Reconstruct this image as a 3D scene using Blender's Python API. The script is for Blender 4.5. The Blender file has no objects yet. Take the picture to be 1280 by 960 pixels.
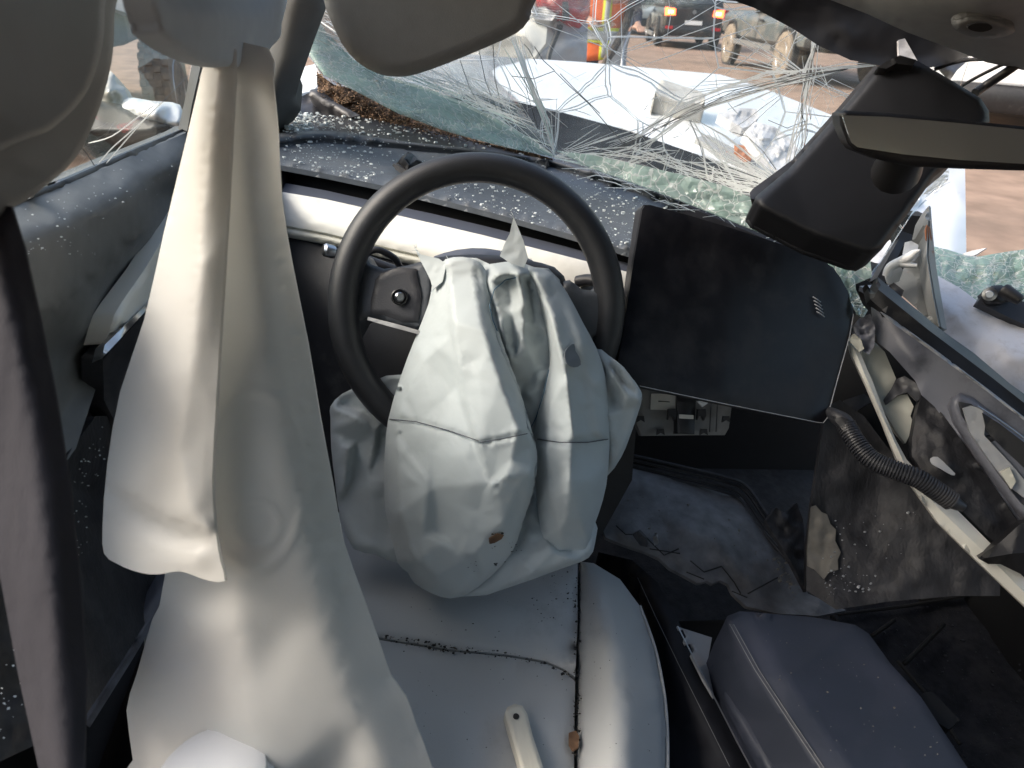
import bpy, bmesh, math, random
import numpy as np
from mathutils import Vector, Matrix, noise
from mathutils.geometry import delaunay_2d_cdt

# ------------------------------------------------------------------ camera
S = bpy.context.scene
F, W, H = 880.0, 1280, 960
def rc(px, py): return np.array([(px-640)/F, (480-py)/F, -1.0])
def frame(vp, slope):                       # rows: right, forward, up of a level frame in camera axes
    Y = rc(*vp); Y /= np.linalg.norm(Y)
    Z = np.cross(rc(vp[0]+500, vp[1]+500*slope), Y); Z /= np.linalg.norm(Z)
    if Z[1] < 0: Z = -Z
    return np.array([np.cross(Y, Z), Y, Z])
RW = frame((500, -20), .05)                 # the yard
RC = frame((500, -60), .14)                 # the wrecked car, which leans to its right
CAM = np.array([0, 0, 1.30])
cam = bpy.data.objects.new('camera', bpy.data.cameras.new('camera'))
S.collection.objects.link(cam)
cam.matrix_world = Matrix.Translation(CAM) @ Matrix(RW.tolist()).to_4x4()
cam.data.sensor_width = 36; cam.data.lens = F/W*36
cam.data.clip_start = .02; cam.data.clip_end = 2000
cam.data.dof.use_dof = True; cam.data.dof.focus_distance = .95; cam.data.dof.aperture_fstop = 10.5
S.camera = cam

# ------------------------------------------------------------------ light
SUN_AZ, SUN_EL = math.radians(-88), math.radians(40)     # azimuth measured from forward (+Y) towards the right
w = bpy.data.worlds.new('World'); S.world = w; w.use_nodes = True
nt = w.node_tree; sky = nt.nodes.new('ShaderNodeTexSky'); sky.sky_type = 'NISHITA'; sky.sun_disc = False
sky.sun_elevation = SUN_EL; sky.sun_rotation = SUN_AZ; sky.air_density = 1.4; sky.dust_density = 5.0; sky.ozone_density = 1.0
nt.links.new(sky.outputs[0], nt.nodes['Background'].inputs[0]); nt.nodes['Background'].inputs[1].default_value = .15
sun = bpy.data.objects.new('sun', bpy.data.lights.new('sun', 'SUN')); S.collection.objects.link(sun)
sun.data.energy = 1.4; sun.data.angle = math.radians(24); sun.data.color = (1, .98, .955)
sd = Vector((math.sin(SUN_AZ)*math.cos(SUN_EL), math.cos(SUN_AZ)*math.cos(SUN_EL), math.sin(SUN_EL)))
sun.rotation_euler = sd.to_track_quat('Z', 'Y').to_euler(); sun.location = (-6, 3, 9)
S.view_settings.view_transform = 'Standard'; S.view_settings.look = 'None'
S.view_settings.exposure = 1.0; S.view_settings.gamma = 1
S.render.engine = 'CYCLES'
S.cycles.max_bounces = 8; S.cycles.transparent_max_bounces = 24; S.cycles.caustics_reflective = False; S.cycles.caustics_refractive = False
S.cycles.use_denoising = True

# ------------------------------------------------------------------ pixel and frame helpers
def ray(px, py): return RW @ rc(px, py)
def at(px, py, d): return CAM + ray(px, py)*d
def gp(px, py, z=0):                         # point of the yard at height z
    r = ray(px, py); return CAM + r*((z-CAM[2])/r[2])
def dep(px, py, s):                          # depth from a number or a plane of the car frame ('z', .62[, offset])
    if isinstance(s, (int, float)): return float(s)
    if s[0] == 'n':                          # plane through a world point
        r = ray(px, py); return float((s[1]-CAM) @ s[2]/(r @ s[2]) + (s[3] if len(s) > 3 else 0))
    a = 'xyz'.index(s[0]); r = RC @ rc(px, py)
    return (s[1]-CAM[a])/r[a] + (s[2] if len(s) > 2 else 0)
M_CAR = RW @ RC.T
def car(x, y, z): return CAM + M_CAR @ (np.array([x, y, z])-CAM)
def rnd(s): return random.Random(s)

# ------------------------------------------------------------------ materials
MATS = {}
def pm(name, col, rough=.5, var=.12, scale=25., bump=0., bscale=180., metal=0., spec=.5, col2=None, c2=(.45, .7), c2scale=6., coat=0., trans=0., sheen=0., detail=4., aniso=None, vor=0.):
    m = bpy.data.materials.new(name); m.use_nodes = True; n = m.node_tree.nodes; l = m.node_tree.links
    b = n['Principled BSDF']; tc = n.new('ShaderNodeTexCoord'); vec = tc.outputs['Object']
    if aniso:
        mp = n.new('ShaderNodeMapping'); mp.inputs['Scale'].default_value = aniso; l.new(vec, mp.inputs[0]); vec = mp.outputs[0]
    t = n.new('ShaderNodeTexNoise'); t.inputs['Scale'].default_value = scale; t.inputs['Detail'].default_value = detail
    l.new(vec, t.inputs['Vector'])
    r = n.new('ShaderNodeValToRGB'); e = r.color_ramp.elements
    e[0].position = .3; e[1].position = .7
    e[0].color = [c*(1-var) for c in col]+[1]; e[1].color = [min(1, c*(1+var)) for c in col]+[1]
    l.new(t.outputs['Fac'], r.inputs[0]); out = r.outputs[0]
    if col2:
        t2 = n.new('ShaderNodeTexNoise'); t2.inputs['Scale'].default_value = c2scale; t2.inputs['Detail'].default_value = 8
        t2.inputs['Roughness'].default_value = .65
        l.new(vec, t2.inputs['Vector'])
        mr = n.new('ShaderNodeMapRange'); mr.inputs[1].default_value = c2[0]; mr.inputs[2].default_value = c2[1]; l.new(t2.outputs['Fac'], mr.inputs[0])
        mx = n.new('ShaderNodeMix'); mx.data_type = 'RGBA'; l.new(mr.outputs[0], mx.inputs[0]); l.new(out, mx.inputs[6])
        mx.inputs[7].default_value = list(col2)+[1]; out = mx.outputs[2]
        rr = n.new('ShaderNodeMapRange'); rr.inputs[3].default_value = rough; rr.inputs[4].default_value = min(1, rough+.25)
        l.new(mr.outputs[0], rr.inputs[0]); l.new(rr.outputs[0], b.inputs['Roughness'])
    else: b.inputs['Roughness'].default_value = rough
    l.new(out, b.inputs['Base Color'])
    b.inputs['Metallic'].default_value = metal; b.inputs['Specular IOR Level'].default_value = spec; b.inputs['Coat Weight'].default_value = coat
    if sheen: b.inputs['Sheen Weight'].default_value = sheen
    if bump:
        bt = n.new('ShaderNodeTexVoronoi' if vor else 'ShaderNodeTexNoise'); bt.inputs['Scale'].default_value = bscale
        l.new(vec, bt.inputs['Vector'])
        bp = n.new('ShaderNodeBump'); bp.inputs['Strength'].default_value = bump; bp.inputs['Distance'].default_value = .002
        l.new(bt.outputs[0], bp.inputs['Height']); l.new(bp.outputs[0], b.inputs['Normal'])
    if trans:
        mo = n['Material Output']; tr = n.new('ShaderNodeBsdfTranslucent'); l.new(out, tr.inputs[0]); ms = n.new('ShaderNodeMixShader')
        ms.inputs[0].default_value = trans; l.new(b.outputs[0], ms.inputs[1]); l.new(tr.outputs[0], ms.inputs[2]); l.new(ms.outputs[0], mo.inputs[0])
    MATS[name] = m; return m
def glass(name, tint, refl=.08, milky=0., mcol=(.6, .72, .7), vs=42, lw=(.025, .075), warp=.12):
    m = bpy.data.materials.new(name); m.use_nodes = True; n = m.node_tree.nodes; l = m.node_tree.links; n.remove(n['Principled BSDF'])
    tr = n.new('ShaderNodeBsdfTransparent'); tr.inputs[0].default_value = (*tint, 1)
    gl = n.new('ShaderNodeBsdfGlossy'); gl.inputs['Roughness'].default_value = .03
    fr = n.new('ShaderNodeFresnel'); fr.inputs[0].default_value = 1.45
    mth = n.new('ShaderNodeMath'); mth.operation = 'MULTIPLY'; mth.inputs[1].default_value = refl/.05; mth.use_clamp = True; l.new(fr.outputs[0], mth.inputs[0])
    ms = n.new('ShaderNodeMixShader'); l.new(mth.outputs[0], ms.inputs[0]); l.new(tr.outputs[0], ms.inputs[1]); l.new(gl.outputs[0], ms.inputs[2])
    last = ms
    if milky:
        tc = n.new('ShaderNodeTexCoord'); d = n.new('ShaderNodeBsdfPrincipled'); d.inputs['Base Color'].default_value = (*mcol, 1); d.inputs['Roughness'].default_value = .25
        v = n.new('ShaderNodeTexVoronoi'); v.feature = 'DISTANCE_TO_EDGE'; v.inputs['Scale'].default_value = vs
        nz = n.new('ShaderNodeTexNoise'); nz.inputs['Scale'].default_value = 14; nz.inputs['Detail'].default_value = 6
        va = n.new('ShaderNodeVectorMath'); va.operation = 'MULTIPLY_ADD'; va.inputs[1].default_value = (warp, warp, warp); l.new(nz.outputs['Color'], va.inputs[0]); l.new(tc.outputs['Object'], va.inputs[2])
        l.new(tc.outputs['Object'], nz.inputs['Vector']); l.new(va.outputs[0], v.inputs['Vector'])
        a = n.new('ShaderNodeMapRange'); a.inputs[1].default_value = lw[0]; a.inputs[2].default_value = lw[1]; a.inputs[3].default_value = .95; a.inputs[4].default_value = 0; l.new(v.outputs[0], a.inputs[0])
        b2 = n.new('ShaderNodeMapRange'); b2.inputs[1].default_value = .35; b2.inputs[2].default_value = .7; b2.inputs[3].default_value = milky*.4; b2.inputs[4].default_value = min(1, milky*1.5); l.new(nz.outputs['Fac'], b2.inputs[0])
        mxm = n.new('ShaderNodeMath'); mxm.operation = 'MAXIMUM'; l.new(a.outputs[0], mxm.inputs[0]); l.new(b2.outputs[0], mxm.inputs[1])
        cm = n.new('ShaderNodeMix'); cm.data_type = 'RGBA'; l.new(a.outputs[0], cm.inputs[0]); cm.inputs[6].default_value = (*mcol, 1); cm.inputs[7].default_value = (.95, .97, .965, 1); l.new(cm.outputs[2], d.inputs['Base Color'])
        bp = n.new('ShaderNodeBump'); bp.inputs['Strength'].default_value = .6; bp.inputs['Distance'].default_value = .004; l.new(v.outputs[0], bp.inputs['Height']); l.new(bp.outputs[0], d.inputs['Normal'])
        tl = n.new('ShaderNodeBsdfTranslucent'); l.new(cm.outputs[2], tl.inputs[0]); dm = n.new('ShaderNodeMixShader'); dm.inputs[0].default_value = .65; l.new(d.outputs[0], dm.inputs[1]); l.new(tl.outputs[0], dm.inputs[2])
        m2 = n.new('ShaderNodeMixShader'); l.new(mxm.outputs[0], m2.inputs[0]); l.new(ms.outputs[0], m2.inputs[1]); l.new(dm.outputs[0], m2.inputs[2]); last = m2
    l.new(last.outputs[0], n['Material Output'].inputs[0]); MATS[name] = m; return m
def emit(name, col, st):
    m = bpy.data.materials.new(name); m.use_nodes = True; b = m.node_tree.nodes['Principled BSDF']
    b.inputs['Base Color'].default_value = (*col, 1); b.inputs['Emission Color'].default_value = (*col, 1); b.inputs['Emission Strength'].default_value = st; MATS[name] = m

pm('dirt', (.30, .215, .165), .95, .22, 3.5, .5, 30, col2=(.20, .15, .12), c2=(.45, .65), c2scale=.6, spec=.1)
pm('white_paint', (.78, .79, .80), .28, .03, 6, coat=.4, col2=(.55, .53, .5), c2=(.62, .8), c2scale=9)
pm('scuffed_white', (.68, .67, .70), .45, .05, 30, .2, 90, col2=(.50, .47, .46), c2=(.52, .8), c2scale=40)
pm('seat_vinyl', (.45, .46, .455), .5, .03, 9, .14, 900, col2=(.33, .33, .325), c2=(.58, .82), c2scale=11)
pm('airbag_cloth', (.545, .60, .615), .6, .03, 14, .30, 70, trans=.12, sheen=.15, col2=(.52, .53, .52), c2=(.6, .85), c2scale=9)
pm('curtain_cloth', (.79, .785, .755), .38, .02, 9, .07, 500, trans=.5, col2=(.63, .622, .58), c2=(.55, .8), c2scale=6)
pm('pillar_shade_grey', (.085, .086, .084), .6, .05, 30, .10, 800)  # trim grey darkened: the pillar's inward-facing shade is put into the colour
pm('headliner', (.28, .295, .30), .85, .05, 60, .2, 900)
pm('trim_grey', (.155, .162, .165), .6, .04, 30, .12, 700)
pm('rear_cloth', (.44, .49, .52), .85, .03, 60, .1, 900)
pm('visor_cloth', (.25, .255, .245), .85, .05, 60, .2, 900)
pm('cowl_black', (.012, .013, .017), .85, .3, 30, .2, 200, spec=.12, col2=(.05, .05, .05), c2=(.6, .85), c2scale=12)
pm('belt_webbing', (.030, .030, .040), .8, .06, 90, .12, 900, aniso=(1, 1, .2))
pm('leather_black', (.022, .024, .028), .42, .12, 60, .16, 1400, vor=1)
pm('dash_black', (.095, .110, .130), .55, .12, 90, .25, 1600, col2=(.16, .165, .17), c2=(.55, .85), c2scale=10)
pm('dash_lip', (.085, .094, .108), .5, .1, 80, .2, 1500)
pm('door_vinyl', (.14, .147, .152), .55, .08, 60, .2, 1300)
pm('plastic_black', (.016, .016, .018), .45, .2, 40, .1, 700, col2=(.09, .085, .08), c2=(.58, .85), c2scale=12)
pm('plastic_dark', (.035, .036, .042), .42, .15, 30, .12, 500, col2=(.14, .13, .125), c2=(.55, .85), c2scale=10)
pm('plastic_blue', (.15, .157, .19), .38, .12, 12, .08, 300, col2=(.05, .05, .06), c2=(.5, .7), c2scale=14)
pm('housing_black', (.016, .017, .021), .5, .1, 30, .06, 900)
pm('void', (.006, .006, .007), .8, .2, 20)  # near-black that paints the darkness of gaps and hollows
pm('carpet', (.014, .014, .017), .95, .5, 60, .9, 260, col2=(.045, .042, .043), c2=(.5, .75), c2scale=14)
pm('torn_mat', (.15, .147, .15), .6, .3, 45, .35, 220, col2=(.12, .115, .11), c2=(.5, .75), c2scale=12)
pm('dirty_panel', (.024, .024, .028), .6, .35, 60, .5, 200, col2=(.058, .058, .062), c2=(.52, .85), c2scale=30, aniso=(1.4, 1, .5))
pm('tan_scuff', (.16, .15, .132), .8, .15, 30, .3, 150, col2=(.12, .11, .10), c2=(.55, .75), c2scale=25)
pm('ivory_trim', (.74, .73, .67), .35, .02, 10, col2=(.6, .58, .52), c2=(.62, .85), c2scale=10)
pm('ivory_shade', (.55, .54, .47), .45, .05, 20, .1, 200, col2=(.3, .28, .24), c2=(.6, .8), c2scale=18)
pm('ledge_blue', (.085, .095, .122), .4, .05, 30)
pm('metal', (.55, .56, .58), .28, .06, 30, metal=1.)
pm('dull_metal', (.36, .36, .36), .45, .15, 40, .2, 150, metal=.7, col2=(.3, .18, .10), c2=(.62, .78), c2scale=20)
pm('pillar_metal', (.30, .305, .30), .5, .08, 20, .15, 120, col2=(.36, .17, .09), c2=(.62, .72), c2scale=26)
pm('rust', (.34, .13, .06), .85, .3, 40, .4, 120)
pm('screen_black', (.009, .009, .012), .34, .2, 30, col2=(.034, .033, .036), c2=(.45, .85), c2scale=14, spec=.3)
pm('console_vinyl', (.016, .017, .022), .7, .15, 40, .1, 900, spec=.3)
pm('armrest', (.030, .036, .053), .55, .06, 10, .10, 1300, col2=(.055, .06, .09), c2=(.5, .8), c2scale=8)
pm('thread', (.16, .17, .18), .8)
pm('thread_dark', (.10, .11, .13), .8)
pm('thread_blue', (.06, .14, .22), .8)
pm('stain', (.018, .016, .014), .8)
pm('brown_stain', (.16, .09, .05), .9, .4, 60)
pm('stain_grey', (.20, .22, .24), .8)
pm('insulation', (.26, .165, .105), .95, .6, 130, 1., 170, col2=(.05, .04, .035), c2=(.5, .65), c2scale=45)
pm('fibre', (.36, .24, .15), .9, .5, 200)
pm('fibre_dark', (.08, .06, .045), .9, .4, 200)
pm('chip', (.75, .8, .8), .12, .1, 300, spec=.8)
pm('crack_white', (.93, .95, .95), .35, .03, 200, trans=.62)
pm('crack_dark', (.10, .11, .11), .4, .2, 200)
pm('crack_teal', (.74, .88, .84), .3, .2, 120, trans=.5)
pm('wood_handle', (.56, .54, .46), .6, .05, 30, .05, 300, aniso=(8, 1, 1))
pm('cup_white', (.82, .83, .84), .4, .02, 20)
pm('concrete_grey', (.46, .45, .42), .8, .2, 40, .6, 90, col2=(.28, .26, .23), c2=(.5, .72), c2scale=20)
pm('foil_grey', (.55, .55, .56), .4, .2, 22, .8, 45, col2=(.33, .33, .34), c2=(.5, .65), c2scale=14)
pm('board', (.24, .235, .225), .6, .1, 30, .1, 200, col2=(.22, .21, .2), c2=(.5, .75), c2scale=25)
pm('sticker', (.62, .60, .54), .7, .04, 40)
pm('rubber', (.025, .024, .023), .85, .3, 25, .4, 120, col2=(.17, .13, .10), c2=(.45, .75), c2scale=6)
pm('mud_rubber', (.22, .18, .14), .92, .3, 18, .5, 60, col2=(.33, .26, .19), c2=(.45, .7), c2scale=6)
pm('car_black', (.020, .020, .023), .3, .1, 10, coat=.5, col2=(.11, .09, .075), c2=(.5, .8), c2scale=2)
pm('car_green', (.070, .085, .090), .4, .1, 8, coat=.3, col2=(.22, .185, .15), c2=(.42, .72), c2scale=3.5)
pm('car_silver', (.40, .42, .40), .35, .06, 6, coat=.4, col2=(.3, .25, .2), c2=(.5, .8), c2scale=2)
pm('car_glass', (.03, .035, .04), .08, .1, 3, spec=.7)
pm('lamp_red', (.45, .02, .025), .2, .15, 20, spec=.7)
pm('panel_grey', (.36, .37, .39), .35, .05, 4, col2=(.26, .25, .25), c2=(.5, .8), c2scale=4)
pm('vest_orange', (.85, .16, .025), .7, .06, 30, .3, 40)
pm('vest_yellow', (.75, .80, .04), .6, .05, 30)
pm('vest_silver', (.50, .51, .50), .4, .05, 60)
pm('jeans', (.022, .027, .045), .85, .3, 60, .3, 200)
pm('skin', (.42, .25, .18), .55, .05, 30)
pm('hair', (.03, .022, .018), .7, .2, 80)
pm('helmet', (.7, .68, .6), .4, .04, 20)
glass('windshield_glass', (.975, .988, .983), .035, .05, (.82, .90, .88), 9., (.003, .008), .0)
glass('crushed_glass', (.90, .965, .945), .05, .58, (.66, .82, .77), 48, (.025, .075), .07)
glass('roof_tint', (.25, .28, .30), .05)
glass('side_glass', (.96, .98, .97), .010)
glass('side_crushed', (.75, .9, .85), .06, .6, (.58, .76, .72))
emit('brake_light', (1., .12, .03), 4.); emit('brake_core', (1., .55, .2), 6.)

# ------------------------------------------------------------------ object helpers
COL = S.collection
def tag(o, label=None, cat=None, group=None, kind=None):
    if label: o['label'] = label
    if cat: o['category'] = cat
    if group: o['group'] = group
    if kind: o['kind'] = kind
    return o
def thing(name, label, cat, loc, group=None):
    o = bpy.data.objects.new(name, None); COL.objects.link(o); o.location = Vector(loc); o.empty_display_size = .05
    return tag(o, label, cat, group)
def wloc(o):
    v = Vector(o.location)
    while o.parent: o = o.parent; v += Vector(o.location)
    return v
def obj(name, V, Fc, mat, parent=None, smooth=True, sharp=None):
    V = np.asarray(V, float).reshape(-1, 3)
    off = np.array(wloc(parent)) if parent is not None else V.mean(0)
    me = bpy.data.meshes.new(name); me.from_pydata((V-off).tolist(), [], [list(f) for f in Fc]); me.update()
    for m in (mat if isinstance(mat, (list, tuple)) else [mat]): me.materials.append(MATS[m])
    o = bpy.data.objects.new(name, me); COL.objects.link(o)
    if parent is not None: o.parent = parent
    else: o.location = Vector(off)
    if smooth:
        me.polygons.foreach_set('use_smooth', [True]*len(me.polygons))
        if sharp: me.set_sharp_from_angle(angle=math.radians(sharp))
    return o
def crom(P, n=8, closed=False):              # Catmull-Rom through rows of any width
    P = np.asarray(P, float); N = len(P); out = []
    for i in range(N if closed else N-1):
        p0, p1, p2, p3 = (P[(i-1) % N], P[i], P[(i+1) % N], P[(i+2) % N]) if closed else (P[max(i-1, 0)], P[i], P[i+1], P[min(i+2, N-1)])
        for k in range(n):
            t = k/n
            out.append(.5*((2*p1)+(-p0+p2)*t+(2*p0-5*p1+4*p2-p3)*t*t+(-p0+3*p1-3*p2+p3)*t**3))
    if not closed: out.append(P[-1])
    return np.array(out)
def resample(P, step, closed=True):
    P = np.asarray(P, float); out = []
    N = len(P)
    for i in range(N if closed else N-1):
        a, b = P[i], P[(i+1) % N]; k = max(1, int(round(np.hypot(*(b-a)[:2])/step)))
        for j in range(k): out.append(a+(b-a)*j/k)
    if not closed: out.append(P[-1])
    return np.array(out)
def inside(pts, poly):
    x, y = pts[:, 0], pts[:, 1]; c = np.zeros(len(pts), bool); j = len(poly)-1
    for i in range(len(poly)):
        xi, yi = poly[i][:2]; xj, yj = poly[j][:2]
        if yi != yj: c ^= ((yi > y) != (yj > y)) & (x < (xj-xi)*(y-yi)/(yj-yi)+xi)
        j = i
    return c
def edist(pts, poly, closed=True):
    d = np.full(len(pts), 1e9); n = len(poly)
    for i in range(n if closed else n-1):
        a, b = poly[i][:2], poly[(i+1) % n][:2]; ab = b-a; L = max(ab@ab, 1e-9)
        t = np.clip(((pts-a)@ab)/L, 0, 1); d = np.minimum(d, np.hypot(*(pts-(a+t[:, None]*ab)).T))
    return d
class Depth:                                 # piecewise linear depth field from traced outline, points and fold lines
    def __init__(s, outline, pts, ridges):
        P = [tuple(p) for p in outline]; E = [(i, (i+1) % len(P)) for i in range(len(P))]
        for p in pts: P.append(tuple(p))
        for r in ridges:
            b = len(P); P += [tuple(p) for p in r]; E += [(b+i, b+i+1) for i in range(len(r)-1)]
        A = np.array(P); res = delaunay_2d_cdt([Vector(p[:2]) for p in P], E, [], 0, 1e-4)
        s.v = np.array([tuple(v) for v in res[0]]); s.d = np.zeros(len(s.v)); s.t = [f for f in res[2]]
        for i, o in enumerate(res[3]):
            if o: s.d[i] = A[o[0], 2]
            else:
                q = ((A[:, :2]-s.v[i])**2).sum(1); k = np.argsort(q)[:4]; ww = 1/(q[k]+1e-6); s.d[i] = (A[k, 2]*ww).sum()/ww.sum()
        s.A = A
    def __call__(s, pts):
        pts = np.asarray(pts, float).reshape(-1, 2); out = np.full(len(pts), np.nan)
        for f in s.t:
            a, b, c = s.v[f[0]], s.v[f[1]], s.v[f[2]]; det = (b[0]-a[0])*(c[1]-a[1])-(c[0]-a[0])*(b[1]-a[1])
            if abs(det) < 1e-9: continue
            u = ((pts[:, 0]-a[0])*(c[1]-a[1])-(c[0]-a[0])*(pts[:, 1]-a[1]))/det
            v = ((b[0]-a[0])*(pts[:, 1]-a[1])-(pts[:, 0]-a[0])*(b[1]-a[1]))/det
            k = (u > -1e-6) & (v > -1e-6) & (u+v < 1+1e-6)
            out[k] = s.d[f[0]]*(1-u[k]-v[k])+s.d[f[1]]*u[k]+s.d[f[2]]*v[k]
        bad = np.isnan(out)
        for i in np.where(bad)[0]:
            q = ((s.A[:, :2]-pts[i])**2).sum(1); out[i] = s.A[np.argmin(q), 2]
        return out
def crumple(P, sp, amp, seed, stretch=(1, 1)):          # flat facets with creases between them
    r = rnd(seed); x0, y0 = P.min(0)-2*sp; x1, y1 = P.max(0)+2*sp; Q = []
    ny = int((y1-y0)/(sp*stretch[1]))+2; nx = int((x1-x0)/(sp*stretch[0]))+2
    for j in range(ny):
        for i in range(nx): Q.append((x0+(i+r.uniform(-.42, .42)+(.5 if j % 2 else 0))*sp*stretch[0], y0+(j+r.uniform(-.42, .42))*sp*stretch[1], r.gauss(0, amp)))
    A = np.array(Q); res = delaunay_2d_cdt([Vector(q[:2]) for q in Q], [], [], 0, 1e-5)
    D = Depth.__new__(Depth); D.v = np.array([tuple(v) for v in res[0]]); D.t = list(res[2]); D.A = A
    D.d = np.array([A[o[0], 2] if o else 0 for o in res[3]]); return D(P)
def res3(L): return [(p[0], p[1], dep(p[0], p[1], p[2])) for p in L]
def relief(name, mat, parent, outline, pts=(), ridges=(), step=7, sm=2, thick=.008, roll=None, wr=None, curve=0, pillow=0, fn=None, smooth=True, sharp=None, tdir=None, ret=False, cr=()):
    """a solid panel or cloth: traced outline, depth of its own everywhere, real thickness behind"""
    outline = res3(outline); pts = res3(pts); ridges = [res3(r) for r in ridges]
    if curve: outline = [tuple(p) for p in crom(outline, curve, True)]
    DF = Depth(outline, pts, ridges)
    ring = resample(outline, step); nb = len(ring); poly = ring[:, :2]
    x0, y0 = poly.min(0); x1, y1 = poly.max(0); g = []; k = 0
    y = y0
    while y < y1:
        for x in np.arange(x0+(step/2 if k % 2 else 0), x1, step): g.append((x, y))
        y += step*.866; k += 1
    g = np.array(g) if g else np.zeros((0, 2))
    extra = [resample(r, step, False)[:, :2] for r in ridges]
    if len(g):
        ok = inside(g, poly); g = g[ok]
        if len(g): g = g[edist(g, poly) > step*.55]
        for e in extra:
            if len(g): g = g[edist(g, e, False) > step*.5]
    for e in extra:
        e = e[inside(e, poly)]
        if len(e): e = e[edist(e, poly) > step*.5]
        g = np.vstack([g, e])
    allp = np.vstack([poly, g])
    r = delaunay_2d_cdt([Vector(p) for p in allp], [(i, (i+1) % nb) for i in range(nb)], [], 1, 1e-4)
    P = np.array([tuple(v) for v in r[0]]); T = [tuple(f) for f in r[2]]
    d = DF(P)
    isb = np.zeros(len(P), bool); loops = {}
    cnt = {}
    for f in T:
        for a, b in zip(f, f[1:]+f[:1]): cnt[(a, b)] = 1
    bed = [(a, b) for (a, b) in cnt if (b, a) not in cnt]
    for a, b in bed: isb[a] = isb[b] = True
    if sm:
        nbr = [set() for _ in P]
        for f in T:
            for a, b in zip(f, f[1:]+f[:1]): nbr[a].add(b); nbr[b].add(a)
        I = np.array([i for i, s in enumerate(nbr) for _ in s]); J = np.array([j for s in nbr for j in s]); cn = np.bincount(I, minlength=len(P)).clip(1)
        for _ in range(sm):
            av = np.bincount(I, weights=d[J], minlength=len(P))/cn
            d = np.where(isb, d, d*.4+av*.6)
    ed = edist(P, poly)
    if wr:
        amp, sc = wr[0], wr[1]; ax = wr[2] if len(wr) > 2 else (1, 1)
        for i, p in enumerate(P):
            q = Vector((p[0]/sc*ax[0], p[1]/sc*ax[1], len(P) % 17))
            d[i] += amp*(noise.noise(q)+.5*noise.noise(q*2.1)+.3*(1-abs(noise.noise(q*3.7))*2))*(min(1, ed[i]/12) if not isb[i] else .0)
    for c_ in cr: d = d+crumple(P, *c_)*np.clip(ed/10, 0, 1)
    if fn: d = d+fn(P, ed)
    if roll:
        s = np.clip(ed/roll[0], 0, 1); d = d+roll[1]*(1-np.sqrt(np.clip(1-(1-s)**2, 0, 1)))
    V = np.array([at(p[0], p[1], dd) for p, dd in zip(P, d)])
    if tdir is None:
        nrm = np.zeros(3)
        for f in T: nrm += np.cross(V[f[1]]-V[f[0]], V[f[2]]-V[f[0]])
        nrm /= np.linalg.norm(nrm); c = V.mean(0)-CAM
        if nrm@c < 0: nrm = -nrm
    else: nrm = np.array(tdir, float)
    f0 = T[0]; n0 = np.cross(V[f0[1]]-V[f0[0]], V[f0[2]]-V[f0[0]])
    if n0@(V[f0[0]]-CAM) > 0: T = [f[::-1] for f in T]; bed = [(b, a) for a, b in bed]
    n = len(P)
    th = thick*(np.clip(ed/pillow, 0, 1)**.5 if pillow else np.ones(n))
    if pillow: th = np.maximum(th, .0012)
    B = V+nrm*th[:, None]
    Fc = list(T)+[tuple(i+n for i in f[::-1]) for f in T]
    VV = [V, B]; m = 2*n; idx = {}
    bi = sorted(set([a for e in bed for a in e]))
    for q, a in enumerate(bi): idx[a] = m+2*q
    if bi: VV.append(np.array([[V[a], B[a]] for a in bi]).reshape(-1, 3))
    for a, b in bed: Fc.append((idx[b], idx[a], idx[a]+1, idx[b]+1))
    o = obj(name, np.vstack(VV), Fc, mat, parent, smooth, sharp)
    o.data.validate()
    return (o, lambda px, py: float(DF([(px, py)])[0])) if ret else o
def tube(name, mat, parent, P, r, seg=8, world=False, n=0, wave=None, kind=None):
    P = np.array([list(p) if world else list(at(p[0], p[1], dep(p[0], p[1], p[2]))) for p in P], float)
    R = np.full(len(P), float(r)) if np.isscalar(r) else np.array(r, float)
    if n:
        Q = crom(np.hstack([P, R[:, None]]), n); P, R = Q[:, :3], Q[:, 3]
    if wave: R = R*(1+wave[0]*np.sign(np.sin(np.arange(len(P))*wave[1])))
    V, Fc = tubemesh(P, R, seg); o = obj(name, V, Fc, mat, parent, sharp=50)
    if kind: o['kind'] = kind
    return o
def tubemesh(P, R, seg, base=0):
    V = []; Fc = []; n = len(P); up = None
    for i in range(n):
        t = P[min(i+1, n-1)]-P[max(i-1, 0)]; t = t/max(np.linalg.norm(t), 1e-9)
        if up is None:
            up = np.cross(t, [0, 0, 1.]); 
            if np.linalg.norm(up) < .1: up = np.cross(t, [1., 0, 0])
        up = up-t*(up@t); up /= max(np.linalg.norm(up), 1e-9); s = np.cross(t, up)
        for k in range(seg):
            a = 2*math.pi*k/seg; V.append(P[i]+R[i]*(math.cos(a)*up+math.sin(a)*s))
    for i in range(n-1):
        for k in range(seg):
            a = i*seg+k; b = i*seg+(k+1) % seg; Fc.append((base+a, base+b, base+b+seg, base+a+seg))
    Fc.append(tuple(base+k for k in range(seg))[::-1]); Fc.append(tuple(base+(n-1)*seg+k for k in range(seg)))
    return V, Fc
def multitube(name, mat, parent, lines, seg=4, kind='stuff'):     # many hair-thin lines as one part; lines: (world points, radius)
    V = []; Fc = []
    for P, r in lines:
        P = np.asarray(P); R = np.full(len(P), r) if np.isscalar(r) else np.asarray(r)
        v, f = tubemesh(P, R, seg, len(V)); V += list(v); Fc += f
    o = obj(name, V, Fc, mat, parent)
    if kind: o['kind'] = kind
    return o
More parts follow.
